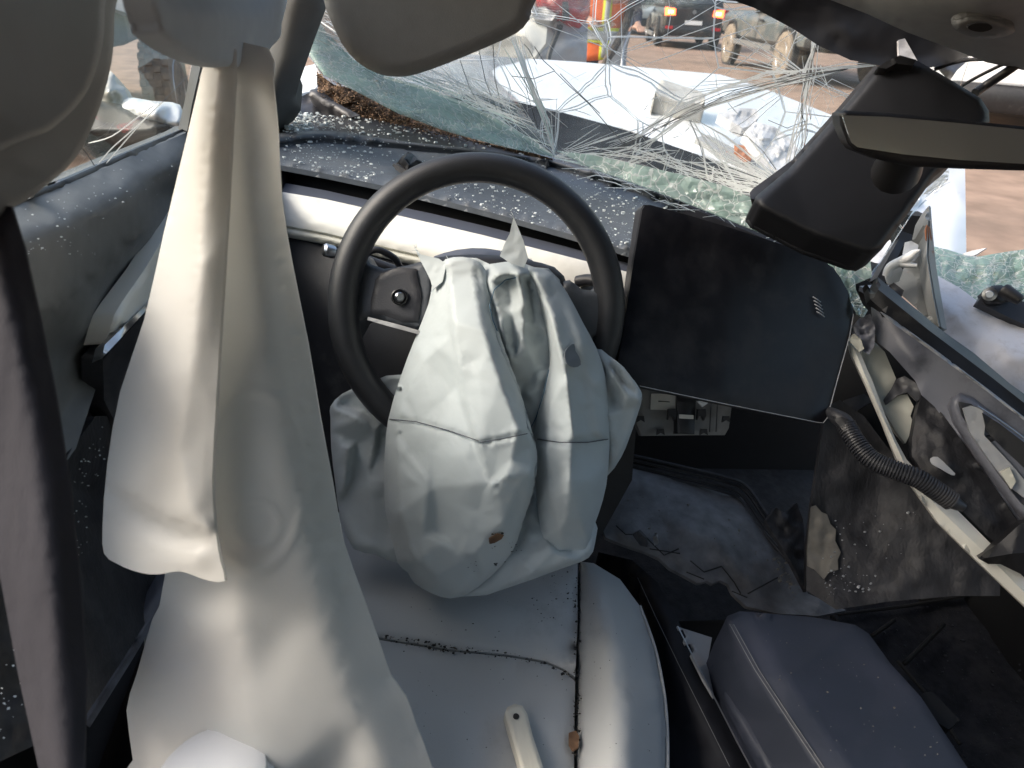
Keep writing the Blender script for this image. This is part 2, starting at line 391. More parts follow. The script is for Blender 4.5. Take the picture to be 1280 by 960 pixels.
def ribbons(name, mat, parent, lines, kind='stuff'):              # flat fracture faces inside laminated glass
    V = []; Fc = []
    for P, r in lines:
        P = np.asarray(P); n = len(P); b = len(V)
        for i in range(n):
            t = P[min(i+1, n-1)]-P[max(i-1, 0)]; s_ = np.cross(t, P[i]-CAM); s_ /= max(np.linalg.norm(s_), 1e-9); q = r*(1 if 0 < i < n-1 else .35)
            V += [P[i]+s_*q, P[i]-s_*q]
        for i in range(n-1): Fc.append((b+2*i, b+2*i+1, b+2*i+3, b+2*i+2))
    o = obj(name, V, Fc, mat, parent)
    if kind: o['kind'] = kind
    return o
def box(name, mat, parent, c, size, rot=None, bev=.0, seg=2, carf=True):
    bm = bmesh.new(); bmesh.ops.create_cube(bm, size=1)
    for v in bm.verts: v.co = Vector((v.co.x*size[0], v.co.y*size[1], v.co.z*size[2]))
    if bev: bmesh.ops.bevel(bm, geom=bm.edges[:], offset=bev, segments=seg, affect='EDGES', profile=.5)
    Rm = np.array(rot) if rot is not None else (M_CAR if carf else np.eye(3))
    V = np.array([Rm @ np.array(v.co)+np.array(c) for v in bm.verts]); Fc = [[v.index for v in f.verts] for f in bm.faces]; bm.free()
    return obj(name, V, Fc, mat, parent, sharp=40)
def lathe(name, mat, parent, prof, c, axis, seg=24):                 # prof rows (radius, height along axis)
    axis = np.array(axis, float); axis /= np.linalg.norm(axis); u = np.cross(axis, [0, 0, 1.]) if abs(axis[2]) < .9 else np.cross(axis, [1., 0, 0])
    u /= np.linalg.norm(u); s = np.cross(axis, u); V = []; Fc = []; n = len(prof)
    for r, h in prof:
        for k in range(seg):
            a = 2*math.pi*k/seg; V.append(np.array(c)+axis*h+r*(math.cos(a)*u+math.sin(a)*s))
    for i in range(n-1):
        for k in range(seg): Fc.append((i*seg+k, i*seg+(k+1) % seg, (i+1)*seg+(k+1) % seg, (i+1)*seg+k))
    Fc.append(tuple(range(seg))[::-1]); Fc.append(tuple((n-1)*seg+k for k in range(seg)))
    return obj(name, V, Fc, mat, parent, sharp=35)

# ================================================================== the setting
def ground():
    V = []; Fc = []; xs = np.concatenate([[-300, -80, -30], np.arange(-12, 26.1, .5), [45, 90, 300]]); ys = np.concatenate([[-200, -40, -10], np.arange(-3, 34, .5), [60, 120, 400]])
    for y in ys:
        for x in xs:
            q = Vector((x*.35, y*.35, 0)); near = 1 if (-12 <= x <= 26 and 2.2 < y < 34) else 0
            V.append((x, y, near*(-.02+.035*noise.noise(q)+.012*noise.noise(q*4)-.01)))
    n = len(xs)
    for j in range(len(ys)-1):
        for i in range(n-1): Fc.append((j*n+i, j*n+i+1, (j+1)*n+i+1, (j+1)*n+i))
    o = obj('dirt_ground', V, Fc, 'dirt'); o['kind'] = 'structure'
ground()

# ================================================================== car body
body = thing('wrecked_car', 'wrecked white car body with crumpled bonnet, bare front corner and grey roof lining', 'car', car(.45, .4, .12))
box('floor_pan', 'carpet', body, car(.42, .35, .21), (1.55, 2.3, .05), bev=.01)
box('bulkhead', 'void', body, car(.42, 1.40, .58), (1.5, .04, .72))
box('rocker_sill', 'plastic_black', body, car(-.36, .35, .30), (.08, 2.3, .24), bev=.02)
relief('a_pillar_trim', 'trim_grey', body, [(330, -40, .88), (417, -40, .86), (407, 12, .90), (390, 58, 1.0), (376, 98, 1.12), (369, 122, 1.2), (376, 138, 1.24), (368, 150, 1.27), (345, 168, 1.26), (330, 168, 1.22)],
       pts=[(370, 0, .86), (352, 90, 1.05)], step=6, sm=3, thick=.05, roll=(14, .02))
relief('b_pillar_trim', 'pillar_shade_grey', body, [(-80, -80, ('x', -.185)), (141, -80, ('x', -.185)), (143, 20, ('x', -.185)), (139, 80, ('x', -.185)), (122, 142, ('x', -.185)), (96, 195, ('x', -.185)), (58, 232, ('x', -.185)), (12, 262, ('x', -.185)), (-80, 300, ('x', -.185))], step=4, curve=6, thick=.03, roll=(6, .004))
relief('belt_guide_cover', 'pillar_shade_grey', body, [(-80, -80, ('x', -.177)), (130, -80, ('x', -.177)), (131, 10, ('x', -.177)), (127, 62, ('x', -.177)), (110, 112, ('x', -.177)), (80, 148, ('x', -.177)), (38, 172, ('x', -.177)), (-80, 190, ('x', -.177))], step=4, curve=6, thick=.02, roll=(9, .008))
relief('roof_rail_trim', 'rear_cloth', body, [(196, -40, ('x', -.114)), (351, -40, ('x', -.114)), (352, 30, ('x', -.114)), (349, 48, ('x', -.114)), (337, 62, ('x', -.114)), (335, 82, ('x', -.114)), (300, 84, ('x', -.114)), (262, 80, ('x', -.114)), (230, 66, ('x', -.114)), (205, 48, ('x', -.114)), (194, 30, ('x', -.114))],
       pts=[(270, 20, ('x', -.108)), (330, 20, ('x', -.110))], step=6, curve=3, sm=4, thick=.012, roll=(12, .008))
hl = relief('headliner', 'headliner', body, [(1020, -60, .80), (1033, -2, .82), (1083, 17, .83), (1133, 40, .84), (1200, 65, .85), (1233, 78, .86), (1290, 90, .87), (1400, 120, .88), (1400, -60, .60)], pts=[(1230, 0, .70)], step=9, sm=4, thick=.02, roll=(10, .012))
relief('lamp_surround', 'trim_grey', hl, [(1190, 28, .742), (1205, 20, .735), (1235, 19, .73), (1262, 28, .735), (1268, 40, .75), (1245, 48, .757), (1215, 46, .757), (1195, 38, .75)], step=5, curve=4, thick=.006, roll=(10, .012))
relief('microphone_hole', 'void', hl, [(1210, 33, .728), (1222, 29, .725), (1237, 31, .725), (1240, 36, .727), (1228, 40, .73), (1214, 38, .73)], step=3, curve=4, thick=.004)
relief('header_frit', 'housing_black', body, [(905, -30, .90), (915, 0, .92), (943, 10, .93), (993, 37, .93), (1023, 57, .93), (1063, 75, .93), (1100, 82, .93), (1127, 74, .93), (1160, 85, .92), (1185, 80, .92), (1212, 70, .90), (1250, 70, .88), (1250, -30, .87)], step=8, sm=1, thick=.006, wr=(.004, 40))
relief('torn_lining', 'foil_grey', body, [(1150, 77, .935), (1172, 70, .93), (1205, 66, .93), (1212, 74, .93), (1196, 88, .93), (1188, 100, .93), (1172, 84, .935)], step=4, thick=.003, wr=(.012, 14))
relief('visor_clip', 'foil_grey', body, [(1123, 50, .915), (1131, 48, .915), (1148, 78, .915), (1140, 80, .915), (1124, 72, .915)], step=4, thick=.004, wr=(.004, 8))
def sheet(name, mat, x0, x1, y0, y1, zf, th=.012):          # gently bowed roof panel of the car frame
    V = []; Fc = []; n, m = 14, 14
    for t in (0, th):
        for j in range(m+1):
            for i in range(n+1):
                x = x0+(x1-x0)*i/n; y = y0+(y1-y0)*j/m; V.append(car(x, y, zf(x, y)+t))
    K = (n+1)*(m+1)
    for j in range(m):
        for i in range(n):
            a = j*(n+1)+i; q = (a, a+n+1, a+n+2, a+1); Fc.append(q); Fc.append(tuple(K+v for v in q[::-1]))
    for j in range(m):
        for a in (j*(n+1), j*(n+1)+n): Fc.append((a, a+n+1, K+a+n+1, K+a))
    for i in range(n):
        for a in (i, m*(n+1)+i): Fc.append((a, a+1, K+a+1, K+a))
    return obj(name, V, Fc, mat, body)
def rz(x, y): return 1.50-.10*((x-.45)/.65)**2-.05*(max(0, abs(y-.1)-.3))**2
sheet('added_roof_glass', 'roof_tint', -.16, 1.06, -.30, .74, rz)  # unseen tinted roof, added to cut the light entering the cabin
sheet('rear_lining', 'rear_cloth', -.16, 1.06, -1.5, -.302, rz)
box('added_rear_bulkhead', 'plastic_dark', body, car(.42, -1.35, .68), (1.5, .05, .95))  # unseen panel behind the camera, added to hold back light from the rear
box('rear_bench', 'seat_vinyl', body, car(.42, -.95, .62), (1.35, .18, .62), bev=.06, seg=3)
box('added_rear_door', 'door_vinyl', body, car(-.33, -.75, .62), (.06, 1.2, .66), bev=.02)  # unseen box added to stop light bouncing in off the dirt
box('added_rear_pillar', 'trim_grey', body, car(-.22, -.16, 1.18), (.06, .20, .56), bev=.02)  # unseen post added to narrow the light from behind
box('added_far_door', 'void', body, car(1.16, .1, .58), (.08, 1.9, .74), bev=.02)  # box added to block low light on the open passenger side
box('added_far_pillar', 'trim_grey', body, car(1.12, -.16, 1.18), (.06, .26, .56), bev=.02)  # unseen post on the passenger side, added to trim rear light
box('cant_rail', 'trim_grey', body, car(-.20, -.35, 1.44), (.09, 2.1, .06), bev=.02)
box('far_cant_rail', 'trim_grey', body, car(1.08, -.35, 1.42), (.09, 2.1, .06), bev=.02)
box('windshield_header', 'trim_grey', body, car(.22, .80, 1.455), (.96, .08, .05), bev=.015)
box('dash_end', 'plastic_black', body, car(-.215, 1.21, .79), (.10, .38, .40), bev=.02)
# bonnet and front
bn = relief('bonnet', 'white_paint', body, [(352, 90, 2.6), (470, 62, 2.7), (590, 68, 2.75), (640, 72, 2.8), (720, 77, 2.85), (800, 84, 2.9), (900, 93, 2.9), (930, 102, 2.85), (975, 118, 2.8), (1050, 148, 2.7), (1110, 168, 2.6), (1150, 190, 2.4), (1150, 250, 1.9), (1080, 262, 1.75),
       (1000, 250, 1.75), (940, 228, 1.75), (880, 197, 1.85), (812, 180, 1.95), (795, 166, 2.0), (778, 160, 2.02), (760, 158, 2.03), (690, 139, 2.1), (600, 120, 2.2), (520, 108, 2.3), (420, 112, 2.3), (352, 125, 2.2)],
       pts=[(700, 110, 2.45), (820, 125, 2.35), (900, 150, 2.2), (1000, 190, 2.15), (960, 160, 2.28)], ridges=[[(820, 150, 2.10), (870, 165, 2.02), (930, 190, 1.98), (1000, 215, 1.95)]], step=10, sm=2, thick=.02, wr=(.018, 60))
bn['label'] = 'crumpled white bonnet panel'
relief('bonnet_edge', 'pillar_metal', body, [(870, 172, 1.93), (885, 168, 1.94), (930, 192, 1.89), (968, 215, 1.84), (985, 240, 1.78), (955, 225, 1.80), (915, 200, 1.85)], step=6, thick=.03, wr=(.02, 18))
relief('cowl_cover', 'cowl_black', body, [(560, 120, 1.9), (600, 117, 2.0), (690, 137, 2.0), (760, 156, 1.95), (800, 168, 1.9), (880, 196, 1.8), (960, 226, 1.72), (1010, 250, 1.66), (1060, 262, 1.6), (1100, 330, 1.3), (1060, 352, 1.22), (960, 300, 1.32), (860, 258, 1.42), (700, 205, 1.55), (620, 186, 1.62), (560, 172, 1.66)],
       ridges=[[(640, 165, 1.72), (760, 192, 1.66), (880, 230, 1.55), (980, 270, 1.47)]], step=9, sm=1, thick=.02, wr=(.01, 50))
relief('plenum_side', 'plastic_dark', body, [(360, 128, 1.5), (395, 112, 1.5), (400, 128, 1.5), (450, 146, 1.48), (400, 152, 1.45), (362, 146, 1.42)], step=5, thick=.01, wr=(.02, 14))
relief('wing_panel', 'white_paint', body, [(345, 95, 2.0), (372, 92, 2.0), (398, 78, 1.95), (402, 100, 1.8), (392, 113, 1.72), (360, 121, 1.65), (345, 122, 1.6)], step=6, thick=.01)
relief('front_wing', 'white_paint', body, [(1030, 300, 1.75), (1100, 236, 1.9), (1150, 200, 2.0), (1206, 196, 2.05), (1207, 250, 2.0), (1208, 320, 1.85), (1188, 333, 1.75), (1150, 352, 1.65), (1095, 368, 1.6), (1050, 345, 1.65)], step=9, thick=.012, wr=(.02, 60))
relief('inner_rail', 'scuffed_white', body, [(1150, 352, 1.13), (1171, 344, 1.16), (1200, 360, 1.14), (1226, 379, 1.12), (1290, 411, 1.08), (1360, 440, 1.05), (1360, 560, .98), (1290, 500, 1.02), (1220, 452, 1.06), (1170, 415, 1.1)],
       ridges=[[(1180, 385, 1.10), (1230, 420, 1.07), (1290, 452, 1.03)]], step=7, sm=1, thick=.03, wr=(.004, 22))
relief('rail_flange', 'scuffed_white', body, [(1060, 322, 1.33), (1085, 322, 1.32), (1112, 300, 1.35), (1126, 305, 1.33), (1100, 350, 1.28), (1092, 352, 1.28)], step=5, thick=.01, wr=(.01, 14))
sh = relief('pillar_shard', 'pillar_metal', body, [(1161, 257, 1.07), (1152, 268, 1.08), (1144, 282, 1.09), (1140, 300, 1.09), (1148, 312, 1.09), (1130, 335, 1.1), (1112, 356, 1.1), (1145, 385, 1.07), (1176, 414, 1.05), (1181, 411, 1.05), (1174, 370, 1.05), (1168, 334, 1.055), (1164, 295, 1.06)],
       ridges=[[(1160, 275, 1.05), (1158, 320, 1.035), (1166, 370, 1.03), (1174, 408, 1.035)], [(1149, 315, 1.075), (1150, 350, 1.08), (1160, 395, 1.07)]], step=4, sm=0, thick=.006, sharp=25)
sh['label'] = 'sharp torn metal pillar stub with rust'
relief('shard_rust', 'rust', sh, [(1159, 281, 1.046), (1163, 285, 1.052), (1165, 298, 1.053), (1163, 305, 1.053), (1158, 300, 1.042), (1157, 288, 1.043)], step=3, thick=.0015)
relief('pillar_bracket', 'plastic_dark', body, [(1120, 286, 1.12), (1142, 294, 1.12), (1143, 302, 1.12), (1131, 303, 1.12), (1106, 354, 1.1), (1096, 348, 1.1), (1124, 298, 1.12)], step=4, sm=0, thick=.02, sharp=25)
relief('broken_lug', 'plastic_dark', body, [(1111, 357, 1.06), (1117, 353, 1.06), (1130, 363, 1.05), (1127, 371, 1.05)], step=4, sm=0, thick=.012)
relief('metal_spike', 'scuffed_white', body, [(1203, 317, 1.28), (1216, 313, 1.27), (1233, 310, 1.26), (1222, 317, 1.265), (1209, 325, 1.275)], step=4, sm=0, thick=.006)

# broken plastic clip, sensor, wires
clip = thing('broken_clip', 'broken white plastic clip hooked on the torn pillar stub', 'clip', at(1125, 335, 1.06))
tube('hook', 'cup_white', clip, [(1108, 345, 1.06), (1113, 334, 1.055), (1126, 327, 1.05), (1137, 321, 1.04), (1143, 316, 1.035), (1150, 313, 1.03)], [.006, .007, .0075, .007, .005, .002], n=4)
tube('prong', 'cup_white', clip, [(1124, 329, 1.05), (1135, 331, 1.045), (1146, 332, 1.04)], [.006, .005, .003], n=4)
relief('clip_plate', 'cup_white', clip, [(1107, 345, 1.068), (1114, 337, 1.066), (1124, 330, 1.062), (1129, 338, 1.062), (1124, 352, 1.066), (1110, 356, 1.07)], step=4, thick=.005, wr=(.004, 6))
relief('clip_arm', 'cup_white', clip, [(1131, 303, 1.075), (1139, 301, 1.07), (1148, 306, 1.066), (1147, 314, 1.06), (1136, 320, 1.062), (1128, 318, 1.07)], step=4, thick=.005, wr=(.004, 6))
sen = thing('parking_camera', 'small black camera module with round bolt on the bare white rail', 'camera module', at(1250, 385, 1.05))
relief('module_plate', 'plastic_dark', sen, [(1222, 378, 1.09), (1232, 362, 1.10), (1262, 366, 1.09), (1290, 384, 1.08), (1290, 410, 1.07), (1262, 397, 1.08)], step=5, sm=0, thick=.015)
relief('module_housing', 'plastic_black', sen, [(1231, 366, 1.075), (1240, 357, 1.075), (1252, 356, 1.075), (1268, 366, 1.07), (1268, 374, 1.07), (1252, 380, 1.07), (1238, 378, 1.07)], step=4, thick=.02, roll=(4, .006))
lathe('lens', 'plastic_black', sen, [(.010, 0), (.011, .004), (.008, .028), (.006, .030)], at(1253, 362, 1.06), at(1268, 371, 1.05)-at(1253, 362, 1.06), 14)
lathe('bolt', 'metal', sen, [(.010, 0), (.010, .004), (.006, .005), (.005, .008)], at(1237, 368, 1.067), CAM-at(1237, 368, 1.06), 14)
for k, (P, r) in enumerate((([(1168, 87, .93), (1190, 79, .92), (1210, 75, .9), (1228, 74, .88)], .0024), ([(1203, 107, .92), (1222, 96, .9), (1246, 84, .88), (1260, 78, .87)], .0022), ([(1219, 116, .90), (1232, 107, .9), (1255, 92, .88), (1275, 78, .87)], .0055))):
    wo = tube('mirror_wire', 'plastic_black', None, P, r, n=4)
    tag(wo, ['thin black wire nearest the torn lining above the mirror cover', 'thin black wire in the middle above the mirror cover', 'thick black cable from the mirror cover to the roof lining'][k], 'wire', 'wires above the mirror cover')

# ================================================================== driver's door
door = thing('driver_door', 'dark grey driver door lining with ivory armrest wedge and glass crumbs', 'door', car(-.30, .8, .3))
XD = ('x', -.30)
relief('upper_panel', 'door_vinyl', door, [(246, 158, ('x', -.30)), (232, 166, XD), (160, 197, XD), (90, 228, XD), (8, 262, XD), (-60, 292, XD), (-60, 520, ('x', -.285)), (40, 640, ('x', -.27)), (95, 560, ('x', -.275)), (125, 470, ('x', -.285)), (150, 430, ('x', -.29)), (240, 330, ('x', -.29)), (262, 250, ('x', -.30))],
       ridges=[[(-60, 330, ('x', -.262)), (90, 275, ('x', -.262)), (170, 235, ('x', -.265)), (235, 200, ('x', -.27))], [(-40, 440, ('x', -.262)), (90, 370, ('x', -.262)), (180, 290, ('x', -.268))], [(40, 560, ('x', -.295)), (120, 440, ('x', -.298)), (200, 310, ('x', -.30))]], step=7, sm=6, thick=.03)
relief('armrest_wedge', 'ivory_trim', door, [(210, 288, ('x', -.268)), (182, 335, ('x', -.266)), (152, 378, ('x', -.265)), (143, 393, ('x', -.265)), (138, 408, ('x', -.266)), (132, 430, ('x', -.268)), (160, 402, ('x', -.258)), (182, 380, ('x', -.26)), (240, 320, ('x', -.265)), (240, 250, ('x', -.27))], step=5, sm=1, thick=.02, roll=(5, .004))
relief('chrome_strip', 'metal', door, [(131, 431, ('x', -.262)), (160, 403, ('x', -.256)), (183, 381, ('x', -.257)), (240, 322, ('x', -.26)), (240, 330, ('x', -.258)), (180, 391, ('x', -.254)), (150, 424, ('x', -.255)), (127, 448, ('x', -.258))], step=5, sm=0, thick=.01)
relief('armrest_base', 'plastic_dark', door, [(129, 449, ('x', -.268)), (180, 393, ('x', -.252)), (240, 332, ('x', -.255)), (240, 470, ('x', -.26)), (160, 560, ('x', -.268)), (130, 500, ('x', -.275))], step=6, sm=1, thick=.02, roll=(5, .006))
relief('lower_panel', 'dirty_panel', door, [(-60, 500, ('x', -.31)), (60, 600, ('x', -.27)), (120, 520, ('x', -.28)), (150, 520, ('x', -.28)), (230, 640, ('x', -.28)), (218, 720, ('x', -.25)), (150, 830, ('x', -.24)), (100, 905, ('x', -.235)), (-60, 980, ('x', -.28))], step=8, sm=2, thick=.03, wr=(.006, 40))
relief('pocket_edge', 'plastic_blue', door, [(196, 718, .80), (216, 718, .79), (214, 730, .79), (160, 820, .74), (106, 905, .69), (104, 880, .70), (150, 800, .75)], step=6, sm=0, thick=.012, roll=(4, .004))
relief('window_seal', 'plastic_black', door, [(250, 150, ('x', -.305)), (236, 158, ('x', -.305)), (160, 190, ('x', -.303)), (80, 225, ('x', -.302)), (8, 252, ('x', -.302)), (-60, 278, ('x', -.302)), (-60, 296, ('x', -.298)), (8, 265, ('x', -.298)), (90, 232, ('x', -.298)), (170, 196, ('x', -.298)), (250, 162, ('x', -.298))], step=6, sm=0, thick=.012, roll=(3, .005))
relief('seal_edge', 'dull_metal', door, [(236, 157, ('x', -.312)), (160, 188, ('x', -.31)), (80, 222, ('x', -.309)), (8, 249, ('x', -.308)), (8, 253, ('x', -.306)), (82, 226, ('x', -.306)), (162, 192, ('x', -.307)), (236, 161, ('x', -.308))], step=6, sm=0, thick=.006)
relief('window_post', 'plastic_black', door, [(258, 40, 1.12), (272, 40, 1.12), (262, 120, 1.1), (250, 175, 1.06), (222, 165, 1.05), (230, 130, 1.08), (240, 80, 1.1)], ridges=[[(256, 60, 1.09), (240, 130, 1.05), (234, 164, 1.03)]], step=5, sm=0, thick=.03, sharp=30)
relief('door_skin', 'plastic_black', door, [(-80, 300, ('x', -.34)), (240, 165, ('x', -.34)), (260, 420, ('x', -.34)), (200, 800, ('x', -.34)), (60, 1040, ('x', -.34)), (-80, 1000, ('x', -.34))], step=30, thick=.02)
wg = relief('window_pane', 'side_glass', door, [(244, 60, ('x', -.325)), (232, 158, ('x', -.312)), (160, 190, ('x', -.311)), (80, 224, ('x', -.31)), (5, 252, ('x', -.31)), (-60, 275, ('x', -.31)), (-60, -40, ('x', -.33)), (250, -40, ('x', -.33))], step=20, sm=0, thick=.004)
def pxline(P, off=0.): return [at(a, b, dep(a, b, c)+off) for a, b, c in P]
X2 = ('x', -.304)
ribbons('pane_crack', 'crack_white', door, [(crom(pxline([(110, 179, X2), (140, 170, X2), (170, 148, X2), (192, 132, X2)]), 4), .0006), (crom(pxline([(122, 206, X2), (140, 185, X2), (165, 163, X2), (203, 128, X2)]), 4), .0006),
          (crom(pxline([(133, 204, X2), (150, 184, X2), (180, 150, X2), (202, 128, X2)]), 4), .0006)])
multitube('pane_scratch', 'crack_dark', door, [(crom(pxline([(97, 178, X2), (108, 192, X2), (118, 207, X2)]), 4), .0005), (crom(pxline([(203, 128, X2), (220, 110, X2), (236, 94, X2)]), 3), .0004)])
wm = thing('wing_mirror', 'white capped wing mirror outside the driver window, black housing', 'mirror', at(160, 150, 1.25))
relief('mirror_cap', 'white_paint', wm, [(160, 122, 1.30), (190, 126, 1.30), (225, 131, 1.30), (226, 155, 1.25), (210, 156, 1.25), (185, 148, 1.24), (165, 139, 1.25), (152, 134, 1.27)], pts=[(195, 138, 1.22)], step=4, curve=3, thick=.04, roll=(5, .02))
relief('mirror_housing', 'plastic_black', wm, [(100, 128, 1.28), (150, 130, 1.28), (170, 141, 1.26), (200, 153, 1.24), (212, 158, 1.24), (180, 170, 1.24), (130, 168, 1.25), (90, 170, 1.26)], step=5, curve=3, thick=.06, roll=(6, .02))
relief('mirror_bracket', 'dull_metal', wm, [(120, 98, 1.34), (135, 86, 1.34), (142, 92, 1.33), (146, 104, 1.33), (156, 110, 1.32), (160, 122, 1.32), (157, 132, 1.31), (140, 131, 1.31), (118, 126, 1.32)], pts=[(138, 112, 1.28)], step=4, thick=.05, wr=(.02, 10))

# ================================================================== seat belt
belt = thing('seat_belt', 'dark grey seat belt webbing hanging from the pillar cover', 'seat belt', at(85, 950, .42))
relief('webbing', 'belt_webbing', belt, [(-70, 250, .345), (14, 258, .345), (30, 310, .35), (50, 400, .36), (70, 500, .365), (86, 600, .37), (99, 720, .38), (108, 840, .39), (105, 960, .40), (104, 1000, .40), (60, 1000, .41), (48, 960, .405), (22, 840, .39), (-4, 700, .375), (-30, 560, .365), (-70, 480, .36)],
       ridges=[[(0, 300, .338), (40, 500, .352), (70, 750, .368), (85, 960, .392)]], step=7, sm=6, thick=.0016, wr=(.0006, 60, (3, .6)))

# ================================================================== curtain airbag
cur = thing('curtain_airbag', 'deflated cream side curtain airbag draped from roof rail onto the seat', 'airbag', at(330, 950, .68))
def ring_emboss(P, ed):
    r = np.hypot((P[:, 0]-322)/27, (P[:, 1]-655)/27); f = -.0016*np.exp(-((r-1)/.16)**2)
    e = np.hypot((P[:, 0]-318)/62, (P[:, 1]-600)/112); return f-.0022*np.exp(-((e-1)/.06)**2)*(P[:, 0] > 262)
relief('curtain_sheet', 'curtain_cloth', cur, [(262, 60, .52), (335, 60, .535), (341, 100, .55), (347, 160, .56), (352, 250, .575), (365, 330, .59), (385, 430, .60), (400, 520, .605), (415, 600, .61), (430, 680, .615), (456, 752, .62), (478, 815, .625), (489, 845, .63), (508, 872, .635), (520, 905, .64), (540, 960, .645), (548, 1010, .65), (165, 1010, .66), (166, 950, .66), (158, 888, .66), (170, 845, .66), (190, 775, .65), (206, 720, .62), (205, 500, .60), (225, 300, .57), (245, 150, .54)],
       ridges=[[(300, 80, .522), (318, 250, .540), (335, 420, .556), (362, 560, .568), (400, 740, .585), (450, 900, .605), (480, 990, .618)], [(270, 520, .550), (290, 660, .558), (292, 780, .572), (310, 900, .590), (340, 1000, .605)],
               [(336, 240, .566), (362, 400, .588), (388, 540, .596), (404, 660, .600), (430, 760, .606)], [(222, 730, .612), (240, 790, .600), (262, 818, .606), (310, 850, .590), (350, 900, .592)], [(188, 860, .640), (205, 940, .630)]],
       step=6, sm=14, thick=.0025, fn=ring_emboss, cr=((110, .0013, 31, (.8, 1.6)), (40, .0004, 32, (.7, 1.5))), curve=2)
relief('curtain_flap', 'curtain_cloth', cur, [(262, 60, .500), (292, 60, .497), (290, 150, .503), (285, 250, .509), (276, 400, .520), (270, 500, .526), (265, 600, .531), (268, 655, .533), (275, 700, .534), (281, 726, .535), (262, 726, .538), (246, 721, .541), (225, 714, .548), (205, 717, .556), (187, 718, .562), (165, 713, .568), (145, 704, .574), (130, 692, .578), (128, 658, .578), (134, 580, .576), (150, 490, .575), (180, 400, .57), (205, 290, .558), (235, 165, .54), (250, 100, .525)],
       ridges=[[(276, 66, .490), (262, 160, .497), (252, 260, .504), (246, 360, .510), (236, 460, .519), (222, 560, .531), (236, 640, .527)],
               [(133, 598, .573), (165, 620, .557), (200, 641, .548), (236, 656, .534), (264, 659, .523)], [(138, 612, .579), (170, 636, .567), (205, 656, .559), (240, 672, .548)],
               [(160, 670, .566), (205, 695, .550), (240, 695, .534)]], step=5, sm=5, thick=.0025, cr=((80, .0008, 33, (.7, 1.6)), (30, .0003, 34, (.7, 1.5))), curve=2)

# ================================================================== driver seat
seat = thing('car_seat', 'white vinyl driver seat cushion with dirty seams under the airbags', 'seat', car(.08, .35, .30))
ZS = .60
def crown(P, ed): return 0*ed
relief('front_cushion', 'seat_vinyl', seat, [(180, 700, ('z', ZS)), (420, 640, ('z', ZS-.03)), (560, 655, ('z', ZS-.03)), (690, 690, ('z', ZS-.01)), (722, 700, ('z', ZS)), (722, 780, ('z', ZS)), (719, 846, ('z', ZS)), (705, 836, ('z', ZS)), (682, 826, ('z', ZS)), (635, 818, ('z', ZS)), (560, 811, ('z', ZS)), (475, 797, ('z', ZS)), (180, 790, ('z', ZS))],
       pts=[(600, 760, ('z', ZS+.018)), (680, 760, ('z', ZS+.012)), (450, 740, ('z', ZS+.018))], step=7, sm=10, thick=.08, roll=(5, .004), tdir=RW.dot(RC.T) @ np.array([0, 0, -1.]))
relief('rear_cushion', 'seat_vinyl', seat, [(180, 796, ('z', ZS)), (475, 800, ('z', ZS)), (560, 814, ('z', ZS)), (635, 821, ('z', ZS)), (682, 829, ('z', ZS)), (704, 839, ('z', ZS)), (719, 852, ('z', ZS)), (718, 900, ('z', ZS)), (717, 1020, ('z', ZS)), (180, 1020, ('z', ZS))],
       pts=[(600, 890, ('z', ZS+.016)), (680, 900, ('z', ZS+.012)), (450, 880, ('z', ZS+.018)), (600, 980, ('z', ZS+.01))], step=7, sm=10, thick=.08, roll=(5, .004), tdir=M_CAR @ np.array([0, 0, -1.]))
relief('side_bolster', 'seat_vinyl', seat, [(726, 702, ('z', ZS)), (742, 704, ('z', ZS)), (775, 724, ('z', ZS-.01)), (800, 758, ('z', ZS-.015)), (818, 810, ('z', ZS-.015)), (829, 860, ('z', ZS-.015)), (834, 910, ('z', ZS-.015)), (834, 1020, ('z', ZS-.015)), (721, 1020, ('z', ZS)), (722, 900, ('z', ZS)), (725, 780, ('z', ZS))],
       ridges=[[(745, 735, ('z', ZS+.02)), (765, 800, ('z', ZS+.035)), (775, 880, ('z', ZS+.04)), (775, 1000, ('z', ZS+.04))]], step=6, sm=10, thick=.10, roll=(9, .012), tdir=M_CAR @ np.array([0, 0, -1.]))
tube('piping', 'seat_vinyl', seat, [(800, 758, ('z', ZS-.022)), (818, 808, ('z', ZS-.022)), (829, 860, ('z', ZS-.022)), (834, 915, ('z', ZS-.022)), (834, 1010, ('z', ZS-.022))], .0022, n=5)
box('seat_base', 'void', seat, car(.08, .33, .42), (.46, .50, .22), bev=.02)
relief('seam_tear', 'brown_stain', seat, [(711, 916, ('z', ZS+.006)), (720, 913, ('z', ZS+.006)), (724, 920, ('z', ZS+.006)), (723, 934, ('z', ZS+.006)), (716, 938, ('z', ZS+.006)), (711, 930, ('z', ZS+.006))], step=3, thick=.003)
V = []; Fc = []
